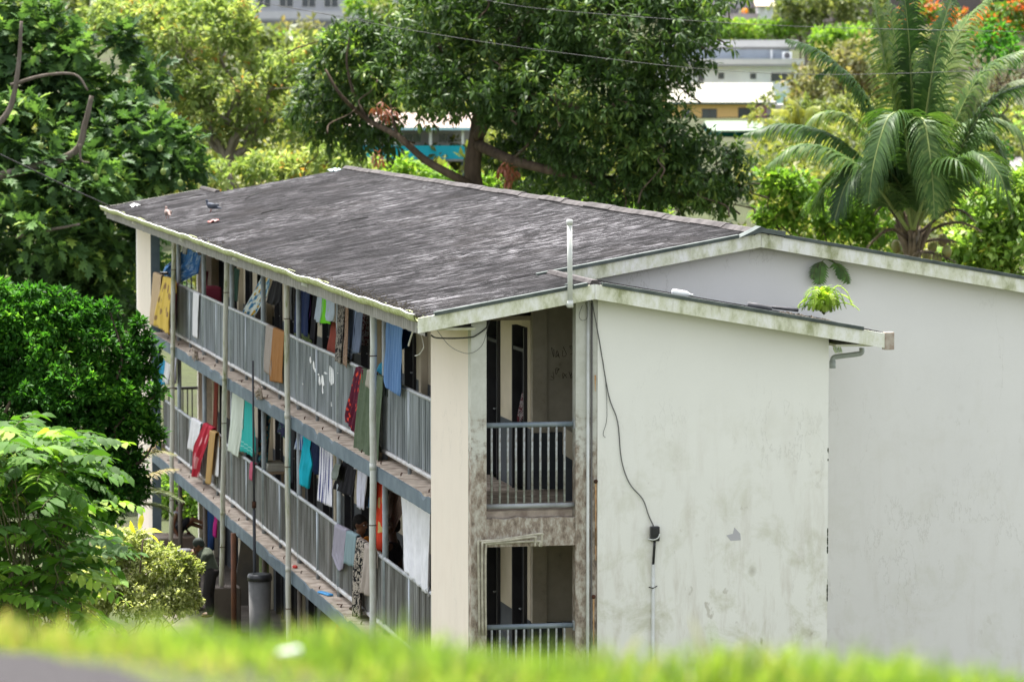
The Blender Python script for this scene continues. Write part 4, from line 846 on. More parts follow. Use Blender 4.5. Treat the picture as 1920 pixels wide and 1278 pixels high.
# things in the galleries
a = atU(.7, 405, 575); mb = MB(); mb.lathe((.6, a.y, 5.205), [(.22, 0), (.3, .9), (.33, .92), (.33, .96), (.28, .94), (.2, .1)], 20); tag(mb.build('wash_tub', simple('blue plastic', (.03, .10, .30), (.03, .08, .25), 3, .4)), 'blue plastic tub standing in the upper gallery behind the rail', 'tub')
a = atU(.75, 450, 585); e = empty('armchair', (.8, a.y, 5.205), 'dark brown armchair standing in the upper gallery', 'armchair'); UPH = simple('brown upholstery', (.06, .045, .045), (.09, .07, .07), 5)
mb = MB(); mb.box(.5, 1.2, a.y - .35, a.y + .35, 5.25, 5.65); mb.build('seat', UPH, e, bevel=.04)
mb = MB(); mb.box(.98, 1.2, a.y - .45, a.y + .45, 5.752, 6.5); mb.build('backrest', UPH, e, bevel=.07)
for s in (-1, 1):
    mb = MB(); mb.box(.5, .975, a.y + s * .41 - .06, a.y + s * .41 + .06, 5.25, 6.2); mb.build('armrest', UPH, e, bevel=.04)
a = atU(.5, 391, 545); mb = MB(); mb.box(.4, .75, a.y - .25, a.y + .3, 5.205, 6.62); tag(mb.build('suitcase', P_('maroon', (.25, .045, .075)), bevel=.05), 'maroon suitcase standing behind the upper rail beside the blue tub', 'suitcase')
a = atU(.6, 510, 882); e = empty('shelf_stand', (.35, a.y, 2.455), 'small brown stand behind the lower rail carrying a white box', 'stand')
mb = MB(); mb.box(.4, .9, a.y - .5, a.y + .4, a.z - .02, a.z + .02); mb.build('top', simple('raw wood', (.35, .26, .18)), e)
for sx in (.44, .86):
    for sy in (-.45, .35): mb = MB(); mb.box(sx - .02, sx + .02, a.y + sy - .02, a.y + sy + .02, 2.455, a.z - .021); mb.build('leg', simple('raw wood', (.35, .26, .18)), e)
mb = MB(); 
for k in range(3): mb.box(.45 + .01 * k, .8, a.y - .35, a.y + .35 - .02 * k, a.z + .022 + .05 * k, a.z + .068 + .05 * k)
tag(mb.build('storage_box', simple('cream card', (.66, .64, .58)), bevel=.006), 'cream storage box with ribbed sides on the brown stand', 'box')
a = atU(.1, 610, 1113); mb = MB(); mb.obox((.1, a.y, 2.475), (.05, .02, 0), (-.06, .22, 0), (0, 0, .018)); tag(mb.build('plastic_bottle', simple('blue bottle', (.06, .35, .75), (.1, .4, .8), 3, .3), bevel=.015), 'flattened blue plastic bottle lying on the lower slab edge', 'bottle')
a = atU(.12, 553, 1046); mb = MB(); mb.ell((.12, a.y, 2.47), (.05, .12, .03), 8, 5); tag(mb.build('plastic_scrap', simple('red scrap', (.6, .04, .03))), 'bright red scrap on the lower slab behind the second downpipe', 'scrap')
# tangle of pale rag tied at the upper slab edge
for (x, y, lb) in ((366, 662, 'bundle of pale rag tied at the slab edge below the white towel'), (487, 733, 'bundle of pale rag tied at the slab edge above the teal towel')):
    q = atU(-.03, x, y); mb = MB(); rr = random.Random(x)
    for k in range(9):
        pts = [q + Vector((rr.uniform(-.05, .03), rr.uniform(-.3, .3), rr.uniform(-.16, .1))) for _ in range(4)]; mb.tube(catmull(pts, 3), .014, 5)
    tag(mb.build('knotted_rag', simple('pale rag', (.5, .42, .36), (.35, .28, .24), 9)), lb, 'rag')
# aerial pole leaning on the facade
a, b = atU(-.2, 474, 676), atU(-.2, 478, 1140); ap = empty('aerial_pole', b, 'thin dark pole standing against the galleries', 'pole')
mb = MB(); mb.tube([b, b.lerp(a, .4)], .03, 8); mb.build('lower_tube', simple('dark tube', (.07, .075, .09)), ap)
mb = MB(); mb.tube([b.lerp(a, .4), a], .02, 8); mb.build('upper_tube', simple('dark tube', (.07, .075, .09)), ap)
mb = MB(); q = b.lerp(a, .42); mb.tube([q - Vector((0, 0, .06)), q + Vector((0, 0, .06))], .04, 8); mb.build('clamp', simple('rusty iron', (.1, .05, .03)), ap)
# ground level: bin, bucket, posts
a = atU(-.2, 487, 1078); bn = empty('rubbish_bin', (-.2, a.y, .03), 'tall grey rubbish bin with black rim beside the aerial pole', 'bin'); top = a.z; BW = .21
GM = simple('grey plastic', (.17, .165, .165), (.12, .12, .12), 3, .5)
mb = MB(); mb.lathe((-.2, a.y, .03), [(BW * .8, 0), (BW, top - .12)], 24); mb.build('body', GM, bn)
mb = MB(); mb.lathe((-.2, a.y, .03), [(BW * 1.08, top - .12), (BW * 1.1, top - .06), (BW * 1.0, top), (BW * .6, top - .01)], 24); mb.build('rim', BLK, bn)
q = atD(80, 346, 1060); bk = empty('bucket', q, 'white plastic bucket with lid beside the person in olive clothes', 'bucket')
mb = MB(); mb.lathe(q - Vector((0, 0, .02)), [(.13, 0), (.155, .32)], 20); mb.build('body', simple('white bucket', (.62, .6, .6)), bk)
mb = MB(); mb.lathe(q - Vector((0, 0, .02)), [(.165, .32), (.17, .35), (.14, .37)], 20); mb.build('lid', simple('white bucket', (.62, .6, .6)), bk)
mb = MB(); mb.box(q.x - .3, q.x + .3, q.y - .3, q.y + .3, .03, q.z - .022); tag(mb.build('concrete_step', conc, bevel=.02), 'low concrete block under the white bucket', 'block')
a = atU(-.1, 438, 1040); mb = MB(); mb.tube([(-.1, a.y, .03), (-.1, a.y, 2.3)], .055, 10); tag(mb.build('steel_post', simple('rust brown post', (.20, .08, .04), (.12, .06, .04), 3)), 'rust brown post under the lower gallery right of the third downpipe', 'post')
a = atU(.6, 495, 1040); mb = MB(); mb.tube([(.6, a.y, .03), (.6, a.y, 2.3)], .10, 10); tag(mb.build('wooden_post', simple('algae post', (.20, .28, .08), (.06, .06, .04), 2)), 'algae green post standing behind the rubbish bin', 'post')
for x, sx in ((470, 1.0), (620, .9), (665, .8)):
    a = atU(sx, x, 1120); mb = MB(); mb.obox((sx, a.y, 1.1), (.25, 0, 0), (0, .02, 0), (.15, 0, 1.0)); tag(mb.build('leaning_board', simple('dull board', (.09, .085, .08), (.14, .12, .1), 2)), 'grey board leaning against the wall under the lower gallery', 'board', 'boards under the lower gallery')

# ------------------------------------------------------------------ people
SKIN = simple('brown skin', (.16, .07, .035), (.13, .055, .03), 6, .5, .35); SKIND = simple('dark brown skin', (.07, .033, .02), (.05, .025, .016), 6, .5, .35)
HAIR = simple('black hair', (.012, .01, .01), (.02, .018, .016), 60, .8, .2, .8)
def remesh(o, vs=.014):
    m = o.modifiers.new('r', 'REMESH'); m.mode = 'VOXEL'; m.voxel_size = vs; m.use_smooth_shade = True
    s = o.modifiers.new('s', 'SMOOTH'); s.factor = .5; s.iterations = 4; return o
def head(mb, c, yaw, pitch=0, s=1.0):
    M = Matrix.Rotation(yaw, 3, 'Z') @ Matrix.Rotation(pitch, 3, 'Y')     # face looks along local +x
    T = lambda x, y, z: Vector(c) + M @ Vector((x * s, y * s, z * s))
    mb.ell(T(-.01, 0, .025), (.098 * s, .076 * s, .098 * s), 16, 12, M); mb.ell(T(.025, 0, -.045), (.062 * s, .058 * s, .065 * s), 12, 8, M)
    mb.tube([T(.088, 0, .02), T(.112, 0, -.018), T(.085, 0, -.03)], [.010 * s, .016 * s, .012 * s], 6)
    mb.ell(T(.082, 0, -.058), (.014 * s, .026 * s, .012 * s), 8, 6, M); mb.ell(T(.07, 0, -.092), (.02 * s, .022 * s, .018 * s), 8, 6, M)
    for sy in (-1, 1): mb.ell(T(-.005, .077 * s * sy / s, -.005), (.02 * s, .012 * s, .032 * s), 8, 6, M); mb.ell(T(.075, .03 * sy, .03), (.02 * s, .02 * s, .01 * s), 6, 4, M)
    return T, M
def face_parts(T, M, par, s, hair=HAIR, hs=1.0):
    mb = MB()
    for sy in (-1, 1): mb.ell(T(.082, .03 * sy, .012), (.010 * s, .013 * s, .009 * s), 8, 6, M)
    mb.build('eyes', simple('eye white', (.6, .58, .55)), par)
    mb = MB()
    for sy in (-1, 1): mb.ell(T(.090, .03 * sy, .012), (.004 * s, .006 * s, .006 * s), 6, 4, M)
    mb.build('pupils', HAIR, par)
    mb = MB(); mb.ell(T(-.022, 0, .042), (.104 * s * hs, .084 * s * hs, .100 * s * hs), 16, 12, M); mb.ell(T(-.06, 0, -.01), (.06 * s, .07 * s, .07 * s), 12, 8, M); remesh(mb.build('hair', hair, par), .012)
def hand(mb, w_, d, up, s=1.0, curl=.5):
    """palm, four bent fingers and a thumb from the wrist w_ along d"""
    w_, d, up = Vector(w_), Vector(d).normalized(), Vector(up).normalized(); sd = d.cross(up).normalized()
    mb.tube([w_, w_ + d * .04 * s, w_ + d * .085 * s], [.024 * s, .036 * s, .034 * s], 8)
    for k, ln in enumerate((.065, .075, .07, .055)):
        b = w_ + d * .08 * s + sd * (.026 - .0175 * k) * s; k1 = b + (d - up * curl * .5) * ln * .5 * s; k2 = k1 + (d * .6 - up * curl) * ln * .5 * s
        mb.tube([b, k1, k2], [.0095 * s, .009 * s, .007 * s], 6)
    b = w_ + d * .03 * s + sd * .03 * s; mb.tube([b, b + (sd + d) * .03 * s, b + (sd * .8 + d * 1.6 - up * .4) * .035 * s], [.012 * s, .010 * s, .008 * s], 6)
def standing(name, feet, yaw, H, label, shirt, pants, skin, lean=0, elbow=.5, hair=HAIR, hy=None):
    """standing figure, front along local +x"""
    e = empty(name, feet, label, 'person'); s = H / 1.72; M = Matrix.Rotation(yaw, 3, 'Z')
    def T(x, y, z): return Vector(feet) + M @ Vector(((x + lean * max(0, z - .9)) * s, y * s, z * s))
    b = MB(); Tt, Mh = head(b, T(.03, 0, 1.60), yaw if hy is None else hy, R(8), s)
    b.tube([T(0, 0, 1.38), T(.0, 0, 1.46), T(.01, 0, 1.54)], [.07 * s, .056 * s, .055 * s], 10)
    for sy in (-1, 1):
        b.cap(T(0, .19 * sy, 1.40), T(-.02, .23 * sy, 1.12), .052 * s, .042 * s); el = T(-.02, .23 * sy, 1.12); wr = T(.20, .15 * sy, 1.0 + .25 * elbow); b.cap(el, wr, .042 * s, .027 * s)
        hand(b, wr, M @ Vector((.9, -.2 * sy, .3)), M @ Vector((0, 0, 1)), s)
        b.cap(T(0, .09 * sy, .92), T(.02, .10 * sy, .5), .085 * s, .058 * s); b.cap(T(.02, .10 * sy, .5), T(-.01, .10 * sy, .09), .055 * s, .036 * s); b.ell(T(.06, .10 * sy, .04), (.125 * s, .045 * s, .04 * s), 10, 6, M)
    b.cap(T(0, 0, .98), T(.0, 0, 1.3), .13 * s, .12 * s)
    remesh(b.build('body', skin, e)); 
    c = MB(); c.ell(T(0, 0, 1.30), (.125 * s, .195 * s, .16 * s), 14, 10, M); c.ell(T(0, 0, 1.08), (.118 * s, .165 * s, .20 * s), 14, 10, M); c.ell(T(0, 0, .96), (.12 * s, .17 * s, .12 * s), 14, 10, M)
    for sy in (-1, 1): c.cap(T(0, .17 * sy, 1.40), T(-.015, .222 * sy, 1.20), .065 * s, .058 * s)
    remesh(c.build('shirt', shirt, e), .016)
    p = MB()
    for sy in (-1, 1): p.cap(T(0, .08 * sy, .90), T(.02, .10 * sy, .46), .105 * s, .082 * s)
    p.ell(T(0, 0, .92), (.125 * s, .17 * s, .11 * s), 14, 10, M); remesh(p.build('shorts', pants, e), .016)
    face_parts(Tt, Mh, e, s, hair); return e
ORG_T = P_('orange shirt', (.80, .27, .03)); BLK_T = P_('black jersey', (.025, .024, .03)); DEN = P_('denim', (.05, .07, .12))
def seated(seat, yaw, s, label, shirt, pants, skin, hy=None, lean=.1):
    """figure sitting on a stool, front along local +x; seat = hip point"""
    seat = Vector(seat); e = empty('person', seat, label, 'person'); M = Matrix.Rotation(yaw, 3, 'Z')
    def T(x, y, z): return seat + M @ Vector(((x + lean * max(0, z)) * s, y * s, z * s))
    b = MB(); Tt, Mh = head(b, T(.02, 0, .75), yaw if hy is None else hy, R(8), s)
    b.tube([T(0, 0, .50), T(.0, 0, .58), T(.01, 0, .67)], [.08 * s, .056 * s, .054 * s], 10); b.cap(T(0, 0, .08), T(0, 0, .42), .13 * s, .12 * s)
    foot = (2.46 - seat.z) / s + .05
    for sy in (-1, 1):
        b.cap(T(0, .18 * sy, .52), T(.03, .22 * sy, .25), .052 * s, .042 * s); el = T(.03, .22 * sy, .25); wr = T(.26, .12 * sy, .22); b.cap(el, wr, .042 * s, .027 * s); hand(b, wr, M @ Vector((.9, -.3 * sy, -.1)), M @ Vector((0, 0, 1)), s)
        b.cap(T(0, .09 * sy, .03), T(.40, .12 * sy, .04), .085 * s, .06 * s); b.cap(T(.40, .12 * sy, .04), T(.38, .12 * sy, foot), .056 * s, .036 * s); b.ell(T(.44, .12 * sy, foot), (.12 * s, .045 * s, .04 * s), 10, 6, M)
    remesh(b.build('body', skin, e))
    c = MB(); c.ell(T(0, 0, .40), (.125 * s, .19 * s, .17 * s), 14, 10, M); c.ell(T(0, 0, .18), (.125 * s, .165 * s, .20 * s), 14, 10, M); c.ell(T(0, 0, .5), (.09 * s, .15 * s, .07 * s), 12, 8, M)
    for sy in (-1, 1): c.cap(T(0, .16 * sy, .52), T(.02, .21 * sy, .32), .066 * s, .06 * s)
    remesh(c.build('shirt', shirt, e), .016)
    p = MB(); p.ell(T(0, 0, .04), (.14 * s, .17 * s, .11 * s), 14, 10, M)
    for sy in (-1, 1): p.cap(T(0, .09 * sy, .03), T(.34, .12 * sy, .045), .10 * s, .085 * s)
    remesh(p.build('shorts', pants, e), .016); face_parts(Tt, Mh, e, s)
    st = MB(); st.box(seat.x - .2, seat.x + .2, seat.y - .2, seat.y + .2, seat.z - .16 * s, seat.z - .13 * s); k = empty('stool', (seat.x, seat.y, 2.455), 'wooden stool under the ' + label.split(' sitting')[0], 'stool'); st.build('seat', simple('raw wood', (.35, .26, .18)), k)
    for sx in (-.16, .16):
        for sy in (-.16, .16): st = MB(); st.box(seat.x + sx - .02, seat.x + sx + .02, seat.y + sy - .02, seat.y + sy + .02, 2.455, seat.z - .161 * s); st.build('leg', simple('raw wood', (.35, .26, .18)), k)
    return e
hd = atU(.75, 674, 984); seated(hd - Vector((0, 0, .95)), R(-50), 1.28, 'person in an orange shirt sitting in the lower gallery and facing right', ORG_T, DEN, SKIN, hy=R(-48), lean=.0)
hd = atU(.85, 737, 988); seated(hd - Vector((0, 0, .95)), R(160), 1.28, 'person in a black shirt sitting in the shade near the corner', BLK_T, BLK_T, SKIND, lean=.0)
# person in grey singlet sitting up on the low wall, legs stretched to the post
D_ = 87.0; Z = lambda x, y, d=D_: atD(d, x, y)
hips = Z(334, 992); e = empty('person', hips, 'person in a grey singlet sitting behind the far downpipe with legs stretched out', 'person')
b = MB(); Tt, Mh = head(b, Z(338, 941), R(-15), R(15)); b.tube([Z(333, 962), Z(336, 950)], [.065, .055], 10); sh = Z(331, 963)
b.cap(hips, Z(331, 968), .125, .12)
for sy, (kx, ky), (fx, fy) in ((-.1, (362, 972), (381, 979)), (.1, (358, 982), (380, 990))):
    off = FW * sy; k = Z(kx, ky) + off; f = Z(fx, fy) + off; b.cap(hips + off, k, .085, .058); b.cap(k, f, .055, .038); b.cap(f, f + Vector((.02, 0, .12)), .04, .032)
for sy, (ex, ey), (hx, hy) in ((-.19, (326, 985), (336, 1004)), (.19, (340, 982), (350, 996))):
    off = FW * sy; a_ = sh + off; e_ = Z(ex, ey) + off; h_ = Z(hx, hy) + off; b.cap(a_, e_, .05, .04); b.cap(e_, h_, .04, .027); hand(b, h_, (h_ - e_), Vector((0, -1, 0)), 1, .3)
remesh(b.build('body', SKIN, e))
c = MB(); c.cap(hips + Vector((0, 0, .08)), Z(331, 968), .145, .14); c.ell(Z(331, 966), (.13, .19, .10), 12, 8); remesh(c.build('singlet', P_('grey singlet', (.28, .27, .30)), e), .016)
c = MB(); c.ell(hips, (.15, .17, .12), 12, 8)
for sy, (kx, ky) in ((-.1, (352, 975)), (.1, (350, 984))): c.cap(hips + FW * sy, Z(kx, ky) + FW * sy, .105, .09)
remesh(c.build('shorts', BLK_T, e), .016); face_parts(Tt, Mh, e, 1.0)
mb = MB(); mb.box(hips.x - .5, hips.x + .35, hips.y - .5, hips.y + .5, gz(hips.x, hips.y) - .1, hips.z - .13); tag(mb.build('low_wall', simple('brown render', (.16, .11, .08), (.2, .17, .14), 2), bevel=.02), 'low brown wall the person in grey sits on', 'wall')
# person in olive clothes bending forward beside the bucket
D_ = 72.0; Z = lambda x, y, d=72.0: atD(d, x, y); hips = Z(396, 1072); e = empty('person', Z(394, 1150), 'person in olive clothes and dark cap bending beside the white bucket', 'person')
b = MB(); Tt, Mh = head(b, Z(372, 1022), R(170), R(30)); b.tube([Z(384, 1036), Z(377, 1029)], [.07, .055], 10); sh = Z(386, 1040); b.cap(hips, sh, .13, .125)
for sy, (ex, ey), (hx, hy) in ((-.17, (376, 1058), (366, 1040)), (.17, (378, 1062), (364, 1046))):
    off = FW * sy; e_ = Z(ex, ey) + off; h_ = Z(hx, hy) + off * .5; b.cap(sh + off, e_, .052, .042); b.cap(e_, h_, .042, .028); hand(b, h_, h_ - e_, Vector((0, -1, 0)))
for sy, kx in ((-.1, 388), (.1, 393)):
    off = FW * sy; k = Z(kx, 1112) + off; f = Z(395, 1150) + off; b.cap(hips + off, k, .09, .06); b.cap(k, f, .056, .038); b.ell(f + Vector((-.06, 0, -.02)), (.12, .045, .04), 8, 6)
remesh(b.build('body', SKIN, e))
OL = P_('olive shirt', (.11, .13, .10)); c = MB(); c.cap(hips + Vector((0, 0, .02)), sh, .155, .15); c.ell(sh, (.14, .2, .12), 12, 8)
for sy, (ex, ey) in ((-.17, (376, 1058)), (.17, (378, 1062))): c.cap(sh + FW * sy, Z(ex, ey) + FW * sy, .07, .055)
remesh(c.build('shirt', OL, e), .016)
c = MB(); c.ell(hips, (.16, .18, .13), 12, 8)
for sy, kx in ((-.1, 388), (.1, 393)): c.cap(hips + FW * sy, Z(kx, 1112) + FW * sy, .11, .085); c.cap(Z(kx, 1112) + FW * sy, Z(395, 1146) + FW * sy, .085, .065)
remesh(c.build('trousers', P_('dark trousers', (.05, .045, .045)), e), .016); face_parts(Tt, Mh, e, 1.0, simple('dark cap', (.035, .045, .04)), 1.06)

# ------------------------------------------------------------------ vegetation
def T_leaf(w, droop, nseg=3, fold=.12):
    """narrow leaf, unit length along +x"""
    V = [(0, 0, 0)]; st = [(.30, .85), (.62, 1.0)][: nseg - 1]
    for x, k in st: V += [(x, -w * k / 2, -droop * x * x + fold * w), (x, w * k / 2, -droop * x * x + fold * w)]
    V.append((1, 0, -droop)); return np.array(V), np.array([(0, 1, 2, 2), (1, 3, 4, 2), (3, 5, 5, 4)])
def T_diamond(w, fold=.2, droop=.15): return np.array([(0, 0, 0), (.5, -w / 2, fold * w), (1, 0, -droop), (.5, w / 2, fold * w)]), np.array([(0, 1, 2, 3)])
def T_bread():
    pts = [(0, 0, 0), (.12, -.10), (.30, -.34), (.34, -.14), (.55, -.40), (.58, -.14), (.78, -.28), (.80, -.09), (1.0, 0), (.80, .09), (.78, .28), (.58, .14), (.55, .40), (.34, .14), (.30, .34), (.12, .10)]
    V = [(p[0], p[1], .16 * abs(p[1]) - .28 * p[0] ** 2) for p in pts] + [(x, 0, -.28 * x * x - .02) for x in (.34, .58, .8)]
    F = [(0, 1, 16, 15), (1, 2, 3, 16), (3, 4, 5, 17), (16, 3, 17, 17), (5, 6, 7, 18), (17, 5, 18, 18), (7, 8, 9, 18), (9, 10, 11, 18), (11, 17, 18, 18), (11, 12, 13, 17), (13, 16, 17, 17), (13, 14, 15, 16)]
    return np.array(V), np.array(F)
def frames(D, roll=None):
    """rotation matrices with local x along D and local z near up"""
    D = D / np.linalg.norm(D, axis=1, keepdims=True); up = np.tile([0, 0, 1.0], (len(D), 1)) + RNG.normal(0, .35, D.shape)
    Y = np.cross(up, D); Y /= np.linalg.norm(Y, axis=1, keepdims=True) + 1e-9; Z = np.cross(D, Y); return np.stack([D, Y, Z], axis=2)
def inst(tpl, P, D, S):
    V, F = tpl; Rm = frames(D); X = np.einsum('nij,kj->nki', Rm, V) * S[:, None, None] + P[:, None, :]
    n, k = len(P), len(V); return X.reshape(-1, 3), (F[None] + (np.arange(n) * k)[:, None, None]).reshape(-1, F.shape[1])
def tri_fix(V, F): return V, F
def leaves_obj(name, tpl, P, D, S, mat, parent, rnd):
    V, F = inst(tpl, P, D, S); nf = len(tpl[1]); R_ = np.repeat(rnd, nf)
    if (F[:, 2] == F[:, 3]).any():
        # quads with a doubled corner become triangles: split everything into triangles
        A = F[:, [0, 1, 2]]; Bm = F[:, [0, 2, 3]]; ok = (F[:, 2] != F[:, 3]); F = np.vstack([A, Bm[ok]]); R_ = np.concatenate([R_, R_[ok]])
        bad = (F[:, 0] == F[:, 1]) | (F[:, 1] == F[:, 2]) | (F[:, 0] == F[:, 2]); F = F[~bad]; R_ = R_[~bad]
    return np_mesh(name, V, F, mat, parent, rnd=R_)
def rosettes(lobes, spacing, k, L, spread=.9, hang=.3, shell=.55, seed=1, under=.55, cut=None, jitter=.8):
    """lobes: (centre, (rx, ry, rz)); returns positions, directions, sizes, tints of leaves and the rosette centres"""
    g = np.random.default_rng(seed); PP = []; DD = []; SS = []; TT = []; CC = []
    for c, r in lobes:
        c = np.array(c); r = np.array(r); area = 4 * np.pi * ((r[0] * r[1]) ** 1.6 / 3 + (r[0] * r[2]) ** 1.6 / 3 + (r[1] * r[2]) ** 1.6 / 3) ** (1 / 1.6)
        n = max(6, int(area / spacing ** 2)); d = g.normal(size=(n, 3)); d /= np.linalg.norm(d, axis=1, keepdims=True)
        keep = (d[:, 2] > -under) | (g.random(n) < .35); d = d[keep]; n = len(d); rad = shell + (1 - shell) * g.random(n) ** .5
        bumpy = np.array([noise.noise(Vector(c + dd * r) * (1.1 / max(.5, r.mean() * .45))) for dd in d]); rad = rad * (1 + .30 * bumpy)
        gap = np.array([noise.noise(Vector(c + dd * r) * (2.0 / max(.6, r.mean())) + Vector((9, 3, 1))) for dd in d]); ok = gap > -.42; d = d[ok]; rad = rad[ok]; n = len(d)
        cen = c + d * r * rad[:, None]; CC.append(cen)
        for _ in range(k):
            a = g.normal(size=(n, 3)); a /= np.linalg.norm(a, axis=1, keepdims=True); dr = d * (1 - spread) * 1.2 + a * spread; dr[:, 2] += .15 - hang
            PP.append(cen + a * L * .25 * jitter); DD.append(dr); SS.append(L * g.uniform(.65, 1.15, n)); TT.append(np.clip(.5 + .22 * g.normal(size=n) + .18 * np.sin(cen[:, 0] * 1.7 + cen[:, 2] * 2.3), 0, 1))
    return np.concatenate(PP), np.concatenate(DD), np.concatenate(SS), np.concatenate(TT), np.concatenate(CC)
def with_core(lobes, spacing, k, L, seed, **kw):
    """outer leaves plus a thinner fill of larger, darker tinted leaves inside, so that a crown closes on itself and looks shaded"""
    P, D, S, T, CC = rosettes(lobes, spacing, k, L, seed=seed, **kw)
    inner = [(c, tuple(x * .72 for x in r)) for c, r in lobes]; kw2 = dict(kw); kw2['shell'] = .55
    P2, D2, S2, T2, _ = rosettes(inner, spacing * 1.35, max(5, k // 2), L * 1.55, seed=seed + 500, **kw2)
    return np.concatenate([P, P2]), np.concatenate([D, D2]), np.concatenate([S, S2]), np.concatenate([T, T2 * .5]), CC  # inner tints lowered: the shade inside a crown is put into leaf colour
def bark(name, a, b): return simple(name, a, b, 3, .95, .1, .6, stretch=(2, 2, .5))
BARK = bark('grey brown bark', (.12, .09, .065), (.06, .045, .035)); BARKL = bark('pale bark', (.26, .23, .19), (.15, .13, .1))
def trunk(mb, base, top, r0, r1, bend=.3, seed=1):
    rr = random.Random(seed); base, top = Vector(base), Vector(top); m = [base.lerp(top, k / 4) + (Vector((rr.uniform(-1, 1), rr.uniform(-1, 1), 0)) * bend * (top - base).length * .18 if 0 < k < 4 else Vector()) for k in range(5)]
    P = catmull(m, 4); mb.tube(P, [r0 + (r1 - r0) * (i / (len(P) - 1)) ** .7 for i in range(len(P))], 8); return P
def tree(name, label, cat, base, lobes, tpl, spacing, k, L, mat, bmat=BARK, r0=.3, group=None, seed=1, twigs=.06, limbs=True, crown='crown', **kw):
    e = empty(name, base, label, cat, group); P, D, S, T, CC = with_core(lobes, spacing, k, L, seed, **kw)
    leaves_obj(crown, tpl, P, D, S, mat, e, T); mb = MB(); rr = random.Random(seed); base = Vector(base)
    cz = sum(l[0][2] for l in lobes) / len(lobes); cen = Vector((sum(l[0][0] for l in lobes) / len(lobes), sum(l[0][1] for l in lobes) / len(lobes), 0)); fork = Vector((base.x * .6 + cen.x * .4, base.y * .6 + cen.y * .4, base.z + max(.4, (cz - base.z) * .45)))
    trunk(mb, base - Vector((0, 0, .3)), fork, r0, r0 * .7, .3, seed)
    if limbs:
        for i, (c, r) in enumerate(lobes):
            c = Vector(c); trunk(mb, fork, c, r0 * .5, r0 * .14, .8, seed + i + 1)
            own = [q for q in CC if (Vector(q) - c).length < max(r) * 1.1]
            for q in own:
                if rr.random() < twigs: trunk(mb, c.lerp(Vector(q), .1), Vector(q), r0 * .10, r0 * .03, .7, rr.randint(0, 9999))
    mb.build('trunk', bmat, e); return e
def onground(p): return Vector((p[0], p[1], gz(p[0], p[1])))
def lob(d, x, y, rx, ry=None, dd=0, rd=None):
    """a crown lobe measured on the photograph: pixel centre and pixel radii at distance d"""
    c = atD(d + dd, x, y); s = d / FPX; ry = ry or rx; return (tuple(c), (rx * s, (rd or rx) * s, ry * s))
# mango behind the block
MANGO = leaf_mat('mango leaf', [(0, (.026, .055, .016)), (.5, (.056, .11, .028)), (.82, (.10, .175, .042)), (1, (.20, .27, .06))], .32, .5, .22)
D_ = 108
ML = [lob(D_, *a) for a in ((1000, 60, 200, 130), (1180, 40, 190, 120, -3), (840, 60, 130, 90, 2), (1258, 130, 62, 80, -2), (1080, 170, 190, 90, -3), (1220, 260, 98, 75, -4), (1140, 270, 150, 70, -3),
      (1320, 320, 95, 75, -4), (1215, 350, 150, 50, -3), (760, 130, 100, 75, 0), (690, 190, 85, 70, 1), (860, 175, 120, 60, -2), (1000, 290, 110, 60, 1), (1100, -60, 300, 110, 0), (820, 30, 60, 60, -2), (640, 250, 60, 45, 2), (1350, 365, 55, 45, -4), (1030, 345, 90, 35, 3), (1290, 30, 55, 70, -1), (950, 215, 60, 40, -3), (620, 140, 65, 55, 1), (590, 210, 60, 60, 2), (670, 80, 70, 55, 1), (700, 265, 60, 30, 1))]
mb_base = onground(atD(D_ + 1, 893, 400)); mango = empty('mango_tree', mb_base, 'huge dark green mango tree spreading behind the roof', 'tree')
P, D, S, T, CC = with_core(ML, .38, 14, .27, 5, spread=.85, hang=.35, shell=.5, under=.7); leaves_obj('crown', T_leaf(.27, .18), P, D, S, MANGO, mango, T)
m2 = MB()
def limb(pts, r0, r1, d=D_, mbx=None):
    Q = catmull([atD(d + (p[2] if len(p) > 2 else 0), p[0], p[1]) for p in pts], 5); (mbx or m2).tube(Q, [r0 + (r1 - r0) * i / (len(Q) - 1) for i in range(len(Q))], 8)
limb([(890, 460), (893, 380), (886, 320), (893, 262), (905, 200), (960, 120, -1), (1000, 20, -1)], .30, .14); limb([(900, 360), (860, 335, -1), (800, 302, -1), (745, 255, -1), (690, 225), (640, 180, -1), (610, 130, -1)], .15, .03)
limb([(893, 270), (960, 300, -2), (1060, 325, -3), (1140, 335, -3), (1230, 355, -3), (1330, 380, -3)], .17, .05); limb([(893, 262), (940, 180, -2), (1000, 140, -2), (1090, 60, -2), (1160, -20, -2)], .17, .07)
limb([(905, 200), (860, 130), (800, 60)], .12, .04); limb([(940, 180, -2), (1050, 190, -3), (1130, 230, -4), (1200, 270, -4)], .12, .03); limb([(1000, 140, -2), (1150, 110, -3), (1260, 70, -3)], .12, .03); limb([(690, 225), (665, 180), (650, 120), (655, 70)], .06, .02)
limb([(745, 255, -1), (735, 215, -1), (732, 170, -1)], .05, .02); limb([(960, 300, -2), (1000, 260, -3), (1015, 220, -3), (1010, 170, -3)], .05, .015); limb([(1060, 325, -3), (1110, 345, -4), (1140, 380, -4)], .06, .02)
for _ in range(160):
    q = Vector(CC[RNG.integers(len(CC))]); a = q + Vector(RNG.normal(0, .55, 3)) - Vector((0, 0, .5)); trunk(m2, a, q, .028, .008, 1, int(RNG.integers(9999)))
m2.build('trunk', BARK, mango)
DRY = leaf_mat('dry russet leaves', [(0, (.16, .05, .03)), (1, (.30, .11, .06))], .3)
